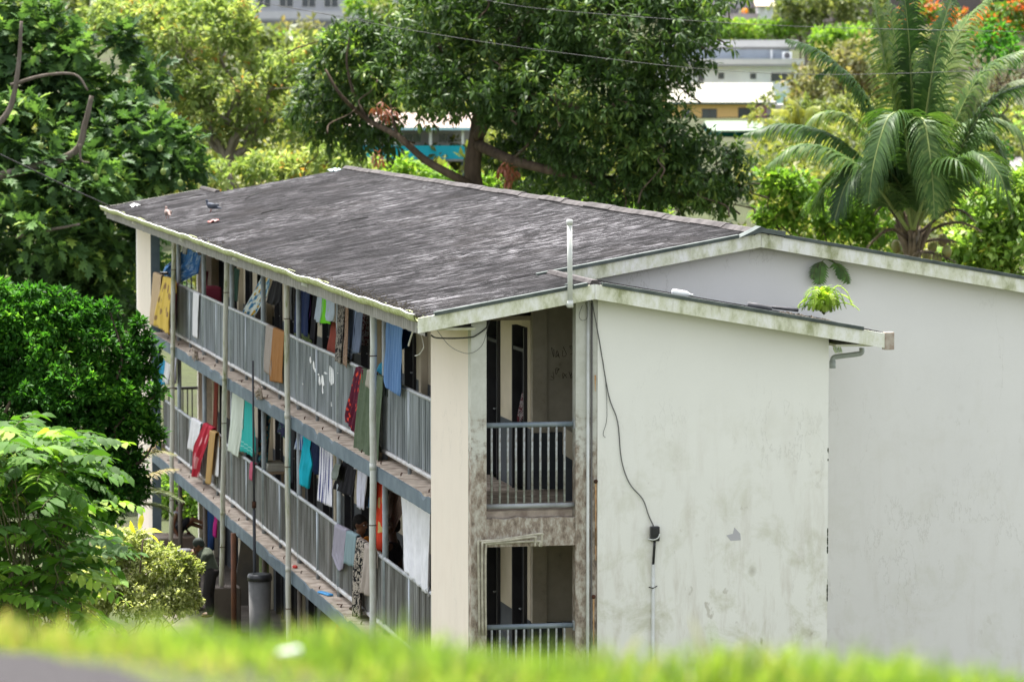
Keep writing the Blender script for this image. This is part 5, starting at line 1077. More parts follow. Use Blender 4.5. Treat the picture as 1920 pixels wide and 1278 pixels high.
for x, y, s_ in ((948, 318, 18), (960, 330, 14), (716, 205, 14), (705, 300, 10), (728, 215, 10)):
    l = [lob(104, x, y, s_, s_ * 1.2)]; P, D, S, T, _ = rosettes(l, .22, 5, .26, hang=.9, seed=x); o = leaves_obj('dry_leaves', T_leaf(.22, .3), P, D, S, DRY, mango, T)
# breadfruit at the left
BREAD = leaf_mat('breadfruit leaf', [(0, (0.032, 0.068, 0.029)), (.5, (0.066, 0.137, 0.043)), (.85, (0.128, 0.236, 0.066)), (1, (0.292, 0.410, 0.086))], .36, .55, .2)
D_ = 104
BL = [lob(D_, *a) for a in ((60, 100, 130, 80), (20, 260, 140, 90, -2), (150, 190, 110, 75), (240, 260, 120, 80, -1), (310, 300, 80, 65, -2), (120, 340, 140, 70, -3), (60, 440, 160, 80, -3), (180, 450, 110, 90, -2), (200, 540, 130, 90, 0), (-60, 180, 120, 140), (40, 30, 70, 40), (230, 90, 30, 40), (220, 360, 90, 60, -1), (50, 560, 160, 80, -1), (285, 150, 35, 40, 1))]
e = empty('breadfruit_tree', onground(atD(D_, 90, 500)), 'dark breadfruit tree with big lobed leaves at the left behind the block', 'tree')
P, D, S, T, CC = with_core(BL, .52, 8, .43, 9, spread=.75, hang=.15, shell=.55, under=.6); leaves_obj('crown', T_bread(), P, D, S, BREAD, e, T)
m2 = MB()
limb([(100, 760), (110, 600), (100, 420), (110, 300)], .35, .15, D_ + 2); limb([(-20, 335), (60, 315), (140, 285), (160, 230), (172, 180)], .13, .06, D_ - 4); limb([(-10, 240), (20, 200), (35, 120), (40, 40)], .09, .04, D_ - 5); limb([(20, 160), (80, 142), (140, 140), (165, 170)], .05, .025, D_ - 5); limb([(150, 270), (152, 300), (168, 305)], .04, .02, D_ - 5)
limb([(30, 445), (100, 430), (150, 420)], .05, .03, D_ - 5); limb([(110, 500), (200, 400), (260, 330)], .12, .04, D_)
m2.build('trunk', bark('grey limb', (.15, .13, .11), (.09, .075, .06)), e)
FR = simple('breadfruit', (.12, .18, .04), (.16, .2, .05), 9, .6)
for x, y in ((180, 332), (338, 343), (14, 522), (77, 274), (306, 322), (300, 278)):
    q = atD(D_ - 5.5, x, y); mb = MB(); mb.ell(q, (.075, .075, .09), 12, 8); mb.tube([q + Vector((0, 0, .08)), q + Vector((0, 0, .25))], .012, 5); mb.build('fruit', FR, e)
# yellow flowering tree in the middle left, then others behind
YEL = leaf_mat('yellow green leaf', [(0, (.12, .18, .06)), (.45, (.24, .32, .11)), (.85, (.42, .47, .20)), (.97, (.50, .46, .18)), (1, (.50, .26, .08))], .35, .7, .15)
MID = leaf_mat('mid green leaf', [(0, (0.063, 0.093, 0.032)), (.5, (0.146, 0.187, 0.066)), (1, (0.311, 0.323, 0.130))], .38, .5)
BRI = leaf_mat('bright green leaf', [(0, (.075, .15, .025)), (.5, (.15, .28, .04)), (.9, (.27, .40, .07)), (1, (.40, .42, .10))], .45, .55, .2)
DK = leaf_mat('dark small leaf', [(0, (.020, .072, .012)), (.5, (.042, .15, .020)), (.85, (.085, .25, .03)), (1, (.17, .37, .05))], .42, .55, .2)
MID2 = leaf_mat('undergrowth leaf', [(0, (0.068, 0.092, 0.032)), (.5, (0.149, 0.184, 0.048)), (1, (0.297, 0.276, 0.096))], .4, .6)
OLV = leaf_mat('olive leaf', [(0, (0.120, 0.135, 0.060)), (.6, (0.225, 0.225, 0.105)), (1, (0.330, 0.255, 0.135))], .3, .7)
GEN = T_diamond(.42)
tree('flowering_tree', 'pale yellow green tree with orange tinted tufts left of the mango', 'tree', onground(atD(135, 430, 300)), [lob(135, *a) for a in ((330, 60, 130, 70), (400, 50, 90, 80), (450, 170, 130, 80), (330, 170, 90, 60), (520, 220, 90, 70), (240, 40, 90, 60), (560, 130, 60, 50), (380, 240, 60, 50), (600, 180, 55, 60, 1))], GEN, .50, 15, .27, YEL, BARKL, .3, seed=21, hang=.2, shell=.7, twigs=.02)
tree('flowering_tree', 'low yellow leafed tree just beyond the far roof edge', 'tree', onground(atD(122, 470, 330)), [lob(122, *a) for a in ((430, 325, 45, 28), (500, 315, 60, 30), (560, 325, 60, 28), (620, 300, 60, 40), (660, 320, 50, 30))], GEN, .42, 11, .27, YEL, BARKL, .15, seed=22, hang=.2, shell=.7, twigs=.02)
tree('shade_tree', 'mid green tree with orange blossoms between the breadfruit and the mango', 'tree', onground(atD(150, 480, 300)), [lob(150, *a) for a in ((430, 270, 70, 60), (520, 290, 80, 55), (400, 330, 60, 50), (640, 260, 60, 60), (590, 330, 60, 40), (300, 340, 60, 40))], GEN, .6, 12, .38, MID, BARKL, .2, seed=23, twigs=.02)
tree('shade_tree', 'bright green tree low behind the mango trunk', 'tree', onground(atD(128, 800, 340)), [lob(128, *a) for a in ((740, 310, 50, 22), (800, 335, 60, 22), (880, 350, 50, 22), (960, 350, 60, 25), (1090, 390, 90, 28), (1200, 395, 60, 25))], GEN, .45, 10, .3, BRI, BARK, .12, seed=24, twigs=.0)
for i, (d, x, y, rx, ry, m, lb) in enumerate(((190, 90, 20, 160, 60, MID, 'rounded green tree at the far upper left behind the breadfruit'), (235, 620, 95, 110, 36, BRI, 'bright green tree far behind the mango crown on the left'), (200, 520, 85, 70, 36, MID, 'green tree standing below the far grey houses'), (180, 700, 210, 90, 60, MID, 'green tree above the turquoise house'), (240, 840, 130, 120, 60, MID, 'distant green tree showing through the mango crown'),
     (150, 1480, 120, 0, 0, MID, ''), )):
    if rx: tree('shade_tree', lb, 'tree', onground(atD(d, x, y + ry)), [lob(d, x, y, rx, ry), lob(d, x - rx * .6, y + ry * .4, rx * .6, ry * .7), lob(d, x + rx * .6, y + ry * .3, rx * .6, ry * .8)], GEN, .95, 11, .55, m, BARKL, .25, seed=40 + i, twigs=0)
# right-hand greenery
tree('shade_tree', 'grey green tree right of the white two storey house', 'tree', onground(atD(190, 1600, 240)), [lob(190, *a) for a in ((1560, 150, 80, 60), (1620, 120, 70, 50), (1530, 190, 50, 40), (1650, 200, 70, 60), (1600, 220, 60, 40))], GEN, .7, 11, .42, OLV, BARKL, .25, seed=51, twigs=0)
tree('shade_tree', 'green tree beneath the grey green one beside the yellow house', 'tree', onground(atD(170, 1540, 220)), [lob(170, *a) for a in ((1520, 215, 45, 30), (1580, 225, 60, 40), (1640, 260, 60, 50), (1700, 290, 60, 50))], GEN, .55, 11, .36, MID, BARKL, .2, seed=52, twigs=0)
tree('leafy_shrub', 'bright light green shrub in the gap left of the coconut palm', 'shrub', onground(atD(112, 1530, 420)), [lob(112, *a) for a in ((1470, 415, 45, 30), (1530, 400, 60, 38), (1590, 430, 60, 35), (1650, 445, 50, 30), (1450, 340, 40, 28), (1500, 350, 40, 30), (1440, 395, 30, 25), (1620, 380, 60, 40))], T_diamond(.5), .34, 9, .26, BRI, BARK, .1, seed=53, twigs=.03)
tree('leafy_shrub', 'big pale green leafy tree at the right edge below the lawn', 'tree', onground(atD(98, 1880, 520)), [lob(98, *a) for a in ((1870, 400, 70, 60), (1920, 350, 60, 40), (1830, 460, 60, 45), (1900, 470, 80, 60), (1800, 500, 50, 35), (1960, 420, 70, 80), (1860, 340, 35, 22), (1850, 520, 70, 30))], T_diamond(.55), .34, 10, .25, leaf_mat('pale green leaf', [(0, (0.100, 0.188, 0.037)), (.5, (0.213, 0.350, 0.062)), (.9, (0.375, 0.500, 0.125)), (1, (0.525, 0.500, 0.100))], .38, .5), BARK, .15, seed=54, twigs=.0)
tree('shade_tree', 'dark green conical tree right of the coconut palm beside the lawn', 'tree', onground(atD(150, 1850, 330)), [lob(150, *a) for a in ((1860, 290, 35, 30), (1840, 270, 35, 35), (1790, 320, 50, 60), (1860, 90, 60, 50), (1760, 360, 60, 60))], GEN, .5, 10, .3, DK, BARK, .15, seed=55, twigs=.0)
RED = leaf_mat('flame tree', [(0, (.05, .11, .02)), (.55, (.12, .22, .04)), (.62, (.55, .11, .04)), (1, (.65, .16, .05))], .35, .6)
tree('flame_tree', 'flame tree with orange red blossom at the upper right corner', 'tree', onground(atD(215, 1890, 90)), [lob(215, *a) for a in ((1890, 40, 60, 35), (1850, 60, 50, 30), (1940, 30, 60, 40))], GEN, .6, 10, .4, RED, BARK, .2, seed=56, twigs=.0)
tree('flame_tree', 'flame tree with red blossom behind the upright palm fronds', 'tree', onground(atD(230, 1730, 60)), [lob(230, *a) for a in ((1730, 25, 45, 22), (1700, 40, 35, 18), (1770, 30, 40, 20))], GEN, .6, 10, .4, RED, BARK, .2, seed=57, twigs=.0)
tree('bare_shrub', 'brown twiggy shrub on the bank at the right under the flame tree', 'shrub', onground(atD(200, 1880, 150)), [lob(200, *a) for a in ((1880, 120, 60, 45), (1900, 170, 50, 40))], GEN, .6, 8, .3, leaf_mat('brown twigs', [(0, (.10, .08, .06)), (.8, (.19, .15, .11)), (1, (.14, .2, .06))], .2, .8), BARK, .2, seed=58, twigs=.1)
tree('shade_tree', 'dark green tree beside the hillside terrace house at the top', 'tree', onground(atD(262, 1500, 40)), [lob(262, *a) for a in ((1480, 20, 35, 26), (1510, 0, 50, 30), (1520, 30, 30, 18), (1560, 10, 50, 34), (1620, 15, 60, 34))], GEN, .7, 10, .45, MID, BARKL, .3, seed=59, twigs=.0)
tree('leafy_shrub', 'rounded bright green shrub above the grey green tree', 'shrub', onground(atD(236, 1570, 85)), [lob(236, *a) for a in ((1550, 75, 35, 22), (1590, 70, 40, 20), (1540, 92, 22, 14))], GEN, .55, 10, .4, BRI, BARK, .1, seed=60, twigs=.0)
for i, (d, x, y, rx) in enumerate(((300, 760, 20, 70), (310, 420, 20, 50), (290, 560, 62, 50), (285, 470, 75, 40), (290, 660, 70, 45), (300, 240, 20, 70), (300, 140, 40, 50), (318, 690, 5, 40), (250, 330, 70, 60), (262, 820, 60, 60), (270, 1640, 60, 50), (262, 1790, 70, 60), (255, 1700, 110, 60))):
    tree('shade_tree', 'distant %s tree on the upper slope %s' % (['leafy', 'rounded', 'pale', 'spreading'][i % 4], ['behind the mango top', 'left of the grey apartments', 'below the grey apartments', 'below the left of the grey apartments', 'below the right of the grey apartments', 'behind the flowering tree top', 'beside the top left building', 'by the right of the grey apartments', 'behind the pale flowering tree', 'seen through the mango crown', 'left of the upright palm fronds', 'right of the upright palm fronds', 'between the palm fronds'][i]), 'tree', onground(atD(d, x, y + 20)), [lob(d, x, y, rx, rx * .55), lob(d, x - rx * .6, y + rx * .25, rx * .6, rx * .5), lob(d, x + rx * .6, y + rx * .2, rx * .6, rx * .5)], GEN, 1.15, 9, .62, [MID, BRI, OLV][i % 3], BARKL, .25, seed=140 + i, twigs=0, limbs=False)
# hedge
h = [lob(262, x, 56 + 2 * math.sin(x), 26, 19) for x in range(1320, 1510, 22)]; e = empty('hedge', onground(atD(262, 1410, 75)), 'long clipped green hedge above the white house roof', 'hedge'); P, D, S, T, _ = rosettes(h, .5, 9, .38, seed=61); leaves_obj('foliage', GEN, P, D, S, BRI, e, T)
mb = MB(); 
for x in range(1325, 1510, 22): q = atD(262, x, 66); mb.tube([onground(q), q], .06, 5)
mb.build('stems', BARK, e)['kind'] = 'stuff'
# far wood closing the view
g = np.random.default_rng(77); LB = []
for _ in range(150):
    d = g.uniform(345, 450); x = g.uniform(-200, 2120); q = atD(d, x, 0); z = gz(q.x, q.y); LB.append(((q.x, q.y, z + 3.5), (g.uniform(4, 7), g.uniform(4, 7), g.uniform(3.5, 6))))
P, D, S, T, _ = rosettes(LB, 2.0, 9, 1.3, seed=78); tag(leaves_obj('far_wood', GEN, P, D, S, MID, None, T), 'wooded hillside closing the view', 'wood', kind='stuff')
g = np.random.default_rng(79); LB = []
for _ in range(300):
    d = g.uniform(118, 210); x = g.uniform(-150, 1180) if _ < 170 else g.uniform(1500, 1840); q = atD(d, x, 200); z = gz(q.x, q.y); r = g.uniform(.8, 2.2); LB.append(((q.x, q.y, z + r * .4), (r * 1.4, r * 1.4, r)))
P, D, S, T, _ = rosettes(LB, .8, 8, .42, seed=80); tag(leaves_obj('undergrowth', GEN, P, D, S, MID2, None, T), 'bright undergrowth on the slope behind the block', 'undergrowth', kind='stuff')
# greenery seen through the ground floor and behind the far end
tree('leafy_shrub', 'bright green shrub seen under the far end of the lower gallery', 'shrub', onground(atD(97, 350, 1000)), [lob(97, *a) for a in ((350, 920, 50, 40), (350, 980, 50, 30), (300, 930, 40, 40), (390, 960, 30, 40))], T_diamond(.45), .34, 9, .26, BRI, BARK, .06, seed=62)
# dark round tree in front of the far wing
D_ = 70
tree('round_tree', 'dense dark green round tree in front of the far end of the block', 'tree', onground(atD(D_, 90, 900)), [lob(D_, *a) for a in ((90, 600, 55, 45), (20, 590, 60, 45), (50, 640, 80, 65), (140, 600, 45, 35), (180, 640, 60, 50), (235, 680, 45, 38), (120, 720, 120, 80), (220, 750, 75, 60), (30, 760, 100, 80), (265, 640, 25, 22), (250, 800, 55, 45), (150, 810, 100, 60), (-50, 680, 90, 100), (285, 700, 14, 14), (275, 760, 22, 18), (292, 820, 20, 16), (262, 610, 14, 14), (205, 580, 22, 18), (110, 556, 26, 14), (60, 548, 24, 12), (10, 545, 30, 16), (160, 575, 20, 16), (300, 735, 10, 9), (255, 660, 24, 20), (290, 660, 12, 10), (200, 870, 80, 55), (110, 880, 120, 70), (240, 920, 50, 45), (150, 950, 90, 60), (20, 880, 110, 80))], T_diamond(.42, .2, .1), .17, 15, .13, DK, BARK, .12, seed=63, shell=.45, twigs=.002, hang=.0)
# young tree with paired leaflets, lower left
COMP = leaf_mat('compound leaf', [(0, (.035, .09, .015)), (.5, (.075, .18, .022)), (.88, (.17, .32, .04)), (1, (.30, .40, .07))], .42, .6, .2)
D_ = 47; rr = random.Random(12); q0 = onground(atD(D_, 60, 1150)); e = empty('young_tree', q0, 'young tree with long paired leaflets at the lower left', 'tree'); PP = []; DD = []; SS = []; TT = []; st = MB()
def comp(base, d0, L, n=8):
    d0 = d0.normalized(); p = base.copy(); pts = [p.copy()]; tint = rr.random(); 
    for i in range(n):
        p = p + d0 * L / n; d0 = (d0 + Vector((0, 0, -.10))).normalized(); pts.append(p.copy()); sd_ = d0.cross(Vector((0, 0, 1))).normalized()
        if i < 1: continue
        for sg in (-1, 1):
            PP.append(tuple(p)); v = sd_ * sg + d0 * .5 + Vector((0, 0, rr.uniform(-.35, .1))); DD.append(tuple(v)); SS.append(.29 * (1 - .35 * abs(i / n - .5) * 2) * rr.uniform(.85, 1.1)); TT.append(min(1, max(0, tint + rr.uniform(-.12, .12))))
    st.tube(pts, .004, 4)
for k in range(290):
    x = rr.uniform(-60, 125); ymin = 820 + max(0, x - 60) * .38 + rr.uniform(0, 25); y = rr.uniform(ymin, 1150) if rr.random() < .75 else ymin; d = D_ + rr.uniform(-1.6, 1.6) ; b = atD(d, x - rr.uniform(-10, 20), y)
    a = rr.uniform(-math.pi, math.pi); comp(b, Vector((math.cos(a), math.sin(a) * .7, rr.uniform(-.1, .6))), rr.uniform(.65, .95), 8)
    if k % 4 == 0: trunk(st, q0 + Vector((rr.uniform(-.2, .2), 0, .5)), b, .018, .006, .6, k)
leaves_obj('crown', T_leaf(.42, .16, 3, .15), np.array(PP), np.array(DD), np.array(SS), COMP, e, np.array(TT)); st.build('trunk', simple('green brown stem', (.10, .10, .04), (.07, .06, .03), 5), e)
# variegated yellow shrub
VAR = leaf_mat('variegated leaf', [(0, (.14, .19, .05)), (.4, (.30, .35, .12)), (.8, (.52, .54, .27)), (1, (.68, .68, .45))], .40, .6, .2)
D_ = 60
tree('variegated_shrub', 'pale yellow green variegated shrub below the far downpipe', 'shrub', onground(atD(D_, 250, 1150)), [lob(D_, *a) for a in ((240, 1030, 55, 40), (290, 1060, 60, 45), (200, 1070, 60, 55), (330, 1090, 45, 35), (270, 1120, 90, 45), (345, 1050, 22, 12), (350, 1120, 30, 25), (215, 1015, 30, 25), (180, 1120, 60, 50), (362, 1065, 22, 18), (330, 1130, 50, 30))], T_diamond(.5, .2, .1), .105, 11, .078, VAR, BARKL, .03, seed=64, shell=.35, twigs=.02)
L = []; q = atD(57, 268, 1010)
YF = leaf_mat('bright yellow leaf', [(0, (.65, .60, .03)), (1, (.75, .70, .08))], .4)
P = np.array([tuple(atD(57, 255 + 5 * k, 1000 - (k % 2) * 6)) for k in range(5)]); Dv = np.array([(-.5, -.3, .7), (.2, 0, .8), (.8, -.2, .3), (1, 0, .1), (.5, .3, -.2)])
e = empty('croton', atD(57, 265, 1010), 'bright yellow croton leaves rising above the variegated shrub', 'plant'); leaves_obj('leaves', T_leaf(.3, .3), P, Dv, np.full(5, .28), YF, e, np.random.rand(5)); mb = MB(); mb.tube([q - Vector((.05, 0, .5)), q], .012, 6); mb.build('stem', BARK, e)
# half dry palm by the far wing
DRYP = leaf_mat('half dry frond', [(0, (.16, .17, .07)), (.5, (.32, .22, .11)), (1, (.40, .27, .15))], .3, .6); GRP = leaf_mat('grey green frond', [(0, (0.104, 0.143, 0.065)), (1, (0.208, 0.234, 0.117))], .3, .6)
e = empty('small_palm', onground(atD(72, 215, 1000)), 'small palm with half dry brown fronds reaching the far downpipe', 'palm'); D_ = 72
W2 = lambda x, y, dd=0: atD(D_ + dd, x, y); L1 = []; L2 = []
for P in ([W2(205, 930), W2(245, 870), W2(290, 848), W2(328, 852)], [W2(205, 930), W2(230, 880), W2(262, 860), W2(300, 825)], [W2(205, 940, 1), W2(250, 905, 1), W2(300, 885, 1), W2(332, 880, 1)]): L1.append(frond_arr(P, .48, 0, .35, 3, .022, n=44, rr=rr))
for P in ([W2(200, 950), W2(250, 930), W2(300, 925), W2(345, 940)], [W2(200, 950), W2(260, 945), W2(300, 950), W2(325, 965)], [W2(200, 950), W2(240, 925, 1), W2(280, 918, 1), W2(330, 925, 1)], [W2(200, 950), W2(180, 900), W2(190, 860), W2(230, 840)]): L2.append(frond_arr(P, .44, 0, .3, 3, .02, n=42, rr=rr))
fronds_obj('dry_fronds', L1, DRYP, e); fronds_obj('fronds', L2, GRP, e); st = MB()
for V, F, P in L1 + L2: st.tube(P, [.014 * (1 - i / len(P)) + .003 for i in range(len(P))], 5)
st.build('ribs', simple('frond rib', (.25, .2, .1)), e); st = MB(); trunk(st, onground(W2(205, 1000)), W2(203, 935), .09, .07); st.build('trunk', BARK, e)
# coconut palms
PALM = leaf_mat('coconut frond', [(0, (.020, .050, .014)), (.5, (.040, .090, .022)), (.85, (.08, .15, .035)), (1, (.16, .22, .06))], .32, .5, .25)
def palm(name, label, d, cx, cy, fr, base, r0, mats, leafL=.95, dead=()):
    e = empty(name, base, label, 'palm tree'); L = []; rib = MB(); W = lambda x, y, dd=0: atD(d + dd, x, y)
    for f in fr:
        P = [W(*q) for q in f]; A = frond_arr(P, leafL, 0, .5, 4, .036, n=110, rr=rr, start=.14, fwd=.6); L.append(A); n = len(A[2]); rib.tube(A[2], [.045 * (1 - i / n) ** 1.2 + .006 for i in range(n)], 6)
    fronds_obj('fronds', L, mats, e); rib.build('midribs', simple('yellow green rib', (.22, .27, .08), (.16, .2, .06), 2, .5), e); L = []; rib = MB()
    for f in dead:
        P = [W(*q) for q in f]; A = frond_arr(P, .5, 0, .5, 3, .016, n=36, rr=rr, start=.3); L.append(A); n = len(A[2]); rib.tube(A[2], [.04 * (1 - i / n) ** 1.2 + .008 for i in range(n)], 6)
    if L: fronds_obj('dead_fronds', L, leaf_mat('dead frond', [(0, (.07, .05, .035)), (1, (.22, .16, .11))], .1, .8), e); rib.build('dead_ribs', simple('dead rib', (.10, .07, .05)), e)
    t = MB(); top = W(cx, cy, 0); Q = catmull([base, Vector(base).lerp(top, .5) + Vector((.15, 0, 0)), top, top + Vector((0, 0, .5))], 14); t.tube(Q, [r0 * (1.15 - .35 * i / len(Q)) * (1 + .05 * (i % 2)) for i in range(len(Q))], 12); t.build('trunk', bark('palm trunk', (.25, .21, .17), (.13, .11, .09)), e); return e, W
b0 = onground(atD(90, 1712, 560))
e, W = palm('coconut_palm', 'large coconut palm rising behind the right roof slope', 90, 1712, 470,
  [[(1700, 430), (1640, 330), (1560, 258), (1470, 236), (1400, 250)], [(1705, 420), (1650, 270), (1590, 150), (1530, 95), (1480, 75)], [(1708, 410), (1690, 250), (1660, 120), (1640, 0)], [(1710, 405), (1712, 240), (1705, 90), (1690, -60)],
   [(1714, 405), (1735, 230), (1760, 80), (1800, -50)], [(1706, 420), (1672, 300), (1622, 185), (1575, 130), (1535, 140)], [(1716, 408, 1), (1750, 200, 1.5), (1800, 60, 2), (1870, -20, 2)], [(1710, 408, 1), (1700, 200, 1.5), (1675, 60, 2), (1650, -50, 2)], [(1720, 420), (1770, 330, -1), (1830, 290, -1.5), (1875, 330, -2), (1895, 400, -2)], [(1718, 410), (1775, 270), (1840, 140), (1925, 90)], [(1720, 415), (1790, 300), (1860, 190), (1960, 150)], [(1712, 430, -1), (1704, 300, -1.5), (1692, 222, -2), (1665, 222, -2.4), (1640, 300, -2.8), (1628, 380, -3)],
   [(1714, 430, -1), (1722, 300, -1.5), (1724, 226, -2), (1736, 240, -2.5), (1748, 330, -2.9), (1752, 410, -3)], [(1708, 430, 1), (1670, 330, 1), (1600, 230, 1), (1540, 215, 1), (1500, 260, 1)], [(1720, 425, 1), (1780, 340, 1), (1830, 260, 1), (1870, 280, 1), (1890, 350, 1)],
   [(1712, 430, -1), (1750, 330, -2), (1790, 300, -3), (1830, 340, -3)], [(1702, 430, -1), (1640, 345, -2), (1570, 290, -2), (1500, 275, -2), (1440, 310, -2)], [(1715, 425, 2), (1760, 290, 3), (1830, 230, 4), (1900, 240, 4), (1940, 300, 4)], [(1710, 430, -1), (1690, 350, -1.5), (1640, 305, -2), (1590, 340, -2.4), (1565, 410, -2.6)], [(1704, 430), (1660, 350, -1), (1600, 320, -1.5), (1550, 350, -1.5), (1520, 400, -1)]],
  b0, .19, PALM, 1.15, dead=[[(1705, 450), (1670, 430, -1), (1640, 450, -1), (1615, 480, -1)], [(1720, 450), (1760, 425), (1800, 418), (1840, 432)], [(1718, 460), (1750, 450), (1790, 452)], [(1700, 440), (1675, 400), (1660, 385), (1640, 400)], [(1720, 440), (1770, 400), (1800, 395), (1830, 415)], [(1715, 470), (1750, 475, -1), (1790, 490, -1)]])
sh_ = MB()
for k in range(26):
    a = rr.uniform(0, 6.28); h0 = rr.uniform(-.35, .25); p = W(1712, 458) + Vector((math.cos(a) * .13, math.sin(a) * .13, h0)); sh_.tube([p, p + Vector((math.cos(a) * .12, math.sin(a) * .12, .3)), p + Vector((math.cos(a) * .3, math.sin(a) * .3, .62))], [.07, .05, .02], 6)
sh_.build('leaf_bases', simple('palm sheath', (.20, .15, .10), (.10, .08, .05), 4, .9), e)
for x, y in ((1748, 462), (1768, 450), (1738, 478), (1775, 472), (1690, 480), (1680, 462), (1757, 486)): mb = MB(); q = W(x, y, -1 if x % 2 else .5); mb.ell(q, (.12, .12, .16), 12, 8); mb.build('coconut', simple('green coconut', (.16, .20, .05), (.22, .16, .06), 3, .5), e)
b1 = onground(atD(132, 1800, 420))
palm('coconut_palm', 'slimmer leaning coconut palm behind and right of the large one', 132, 1822, 290, [[(1822, 290), (1860, 220), (1900, 240), (1925, 300)], [(1822, 290), (1790, 210), (1750, 200), (1720, 240)], [(1822, 290), (1830, 200), (1850, 140), (1890, 120)], [(1822, 290), (1800, 180), (1790, 120), (1770, 90)], [(1822, 290), (1850, 260), (1870, 290), (1880, 350)], [(1822, 290), (1870, 180), (1930, 150), (1990, 180)]], b1, .15, GRP, .9, dead=[[(1822, 290), (1850, 300), (1870, 340), (1875, 380)], [(1822, 290), (1800, 300), (1785, 340), (1780, 380)]])
palm('coconut_palm', 'small yellowish palm beside the yellow house', 150, 1500, 262, [[(1500, 262), (1480, 215), (1450, 205)], [(1500, 262), (1495, 205), (1480, 185)], [(1500, 262), (1515, 210), (1535, 200)], [(1500, 262), (1530, 230), (1560, 240)], [(1500, 262), (1465, 240), (1440, 250)], [(1500, 262), (1520, 230), (1530, 215)]], onground(atD(150, 1500, 300)), .15, leaf_mat('yellow palm leaf', [(0, (.15, .22, .04)), (1, (.42, .42, .08))], .4), .8)

# ------------------------------------------------------------------ houses beyond
class House:
    """box laid square to the view at distance d; px-measured faces, real depth"""
    def __init__(s, name, label, d, x0, x1, ytop, ybot, depth=7, yaw=0, cat='house'):
        s.d = d; c = atD(d, (x0 + x1) / 2, ybot); s.c = c; s.M = Matrix.Rotation(-_t + R(yaw), 3, 'Z'); s.k = d / FPX; s.xc = (x0 + x1) / 2; s.yb = ybot; s.dep = depth
        s.zb = gz(c.x, c.y); s.e = empty(name, Vector((c.x, c.y, min(s.zb, c.z))), label, cat)
    def P(s, x, y, z=0): return s.c + s.M @ Vector(((x - s.xc) * s.k, z, (s.yb - y) * s.k))   # z = metres behind the front
    def box(s, name, x0, y0, x1, y1, z0, z1, mat, parent=None, bev=0):
        mb = MB(); a, b = s.P(x0, y1, z0), s.P(x1, y0, z1); X = s.M @ Vector(((x1 - x0) * s.k / 2, 0, 0)); Y = s.M @ Vector((0, (z1 - z0) / 2, 0)); c = (s.P((x0 + x1) / 2, (y0 + y1) / 2, (z0 + z1) / 2))
        mb.obox(c, X, Y, (0, 0, abs(y1 - y0) * s.k / 2)); return mb.build(name, mat, parent or s.e, bevel=bev)
    def win(s, x0, y0, x1, y1, frame=None, glass=None, mull=1):
        f = s.box('window', x0, y0, x1, y1, -.04, .02, frame or simple('white frame', (.7, .7, .7)))
        n = mull + 1; w_ = (x1 - x0) / n
        for i in range(n): s.box('pane', x0 + w_ * i + .8, y0 + 1, x0 + w_ * (i + 1) - .8, y1 - 1, -.06, -.041, glass or simple('dark glass', (.05, .06, .07), (.09, .10, .12), 1, .15, .6), f)
    def roof(s, x0, x1, yeave, yridge, z0, z1, mat, over=3, corr=None):
        mb = MB(); a, b = s.P(x0 - over, yeave, z0), s.P(x1 + over, yeave, z0); c, d = s.P(x1 + over, yridge, z1), s.P(x0 - over, yridge, z1); t = Vector((0, 0, -.08)); e2, f2 = s.P(x1 + over, yeave, 2 * z1 - z0), s.P(x0 - over, yeave, 2 * z1 - z0)
        mb.add([a, b, c, d, a + t, b + t, c + t, d + t], [(0, 1, 2, 3), (7, 6, 5, 4), (0, 4, 5, 1), (1, 5, 6, 2), (3, 7, 4, 0)]); mb.add([d, c, e2, f2, d + t, c + t, e2 + t, f2 + t], [(0, 1, 2, 3), (7, 6, 5, 4), (1, 5, 6, 2), (2, 6, 7, 3), (3, 7, 4, 0)])
        return mb.build('roof', mat, s.e)
def corr(name, a, b, sc=2.2):
    t = NT(name); t.rough(.5, .4); wv = t.n('ShaderNodeTexWave'); wv.bands_direction = 'X'; wv.inputs['Scale'].default_value = sc; wv.inputs['Distortion'].default_value = .3; t.l(t.coord(rot=(0, 0, _t)), wv.inputs[0])
    t.col(t.mix(t.math('MULTIPLY', wv.outputs['Fac'], .8), a, b)); t.bump(wv.outputs['Fac'], .5, .03); return t.m
def paintm(n, c): return simple(n, c, tuple(x * .9 for x in c), 1.2, .7, .2)
WHT = paintm('white house paint', (.80, .83, .86)); 
# white two storey house
H = House('white_house', 'long white two storey house with pale flat roofs at the upper right', 240, 1300, 1500, 78, 172, 9)
H.box('lower_wall', 1240, 124, 1500, 176, 0, 9, WHT); H.box('upper_wall', 1240, 92, 1486, 118, 3.2, 9, paintm('grey upper wall', (.42, .48, .56)))
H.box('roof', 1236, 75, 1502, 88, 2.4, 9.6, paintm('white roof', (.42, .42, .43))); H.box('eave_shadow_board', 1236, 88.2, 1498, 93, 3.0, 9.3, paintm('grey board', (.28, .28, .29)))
H.box('canopy', 1232, 111, 1506, 121, -1.0, 3.4, paintm('pale canopy', (.60, .60, .63))); H.box('gutter', 1232, 121.2, 1504, 125, -1.04, -.9, paintm('grey board', (.28, .28, .29)))
H.box('post', 1450, 93, 1454, 111, 2.9, 3.0, WHT)
for a in ((1255, 136, 1277, 153), (1308, 137, 1320, 154), (1346, 136, 1358, 149), (1406, 137, 1418, 149), (1445, 136, 1483, 154)): H.win(*a, mull=1 if a[2] - a[0] > 20 else 0)
ac = H.box('air_conditioner', 1472, 97, 1490, 111, 2.6, 3.19, WHT); f = MB(); q = H.P(1481, 104, 2.58); f.ell(q, (.19, .03, .19), 14, 6, H.M); f.build('fan', simple('dark grille', (.12, .12, .13)), ac)
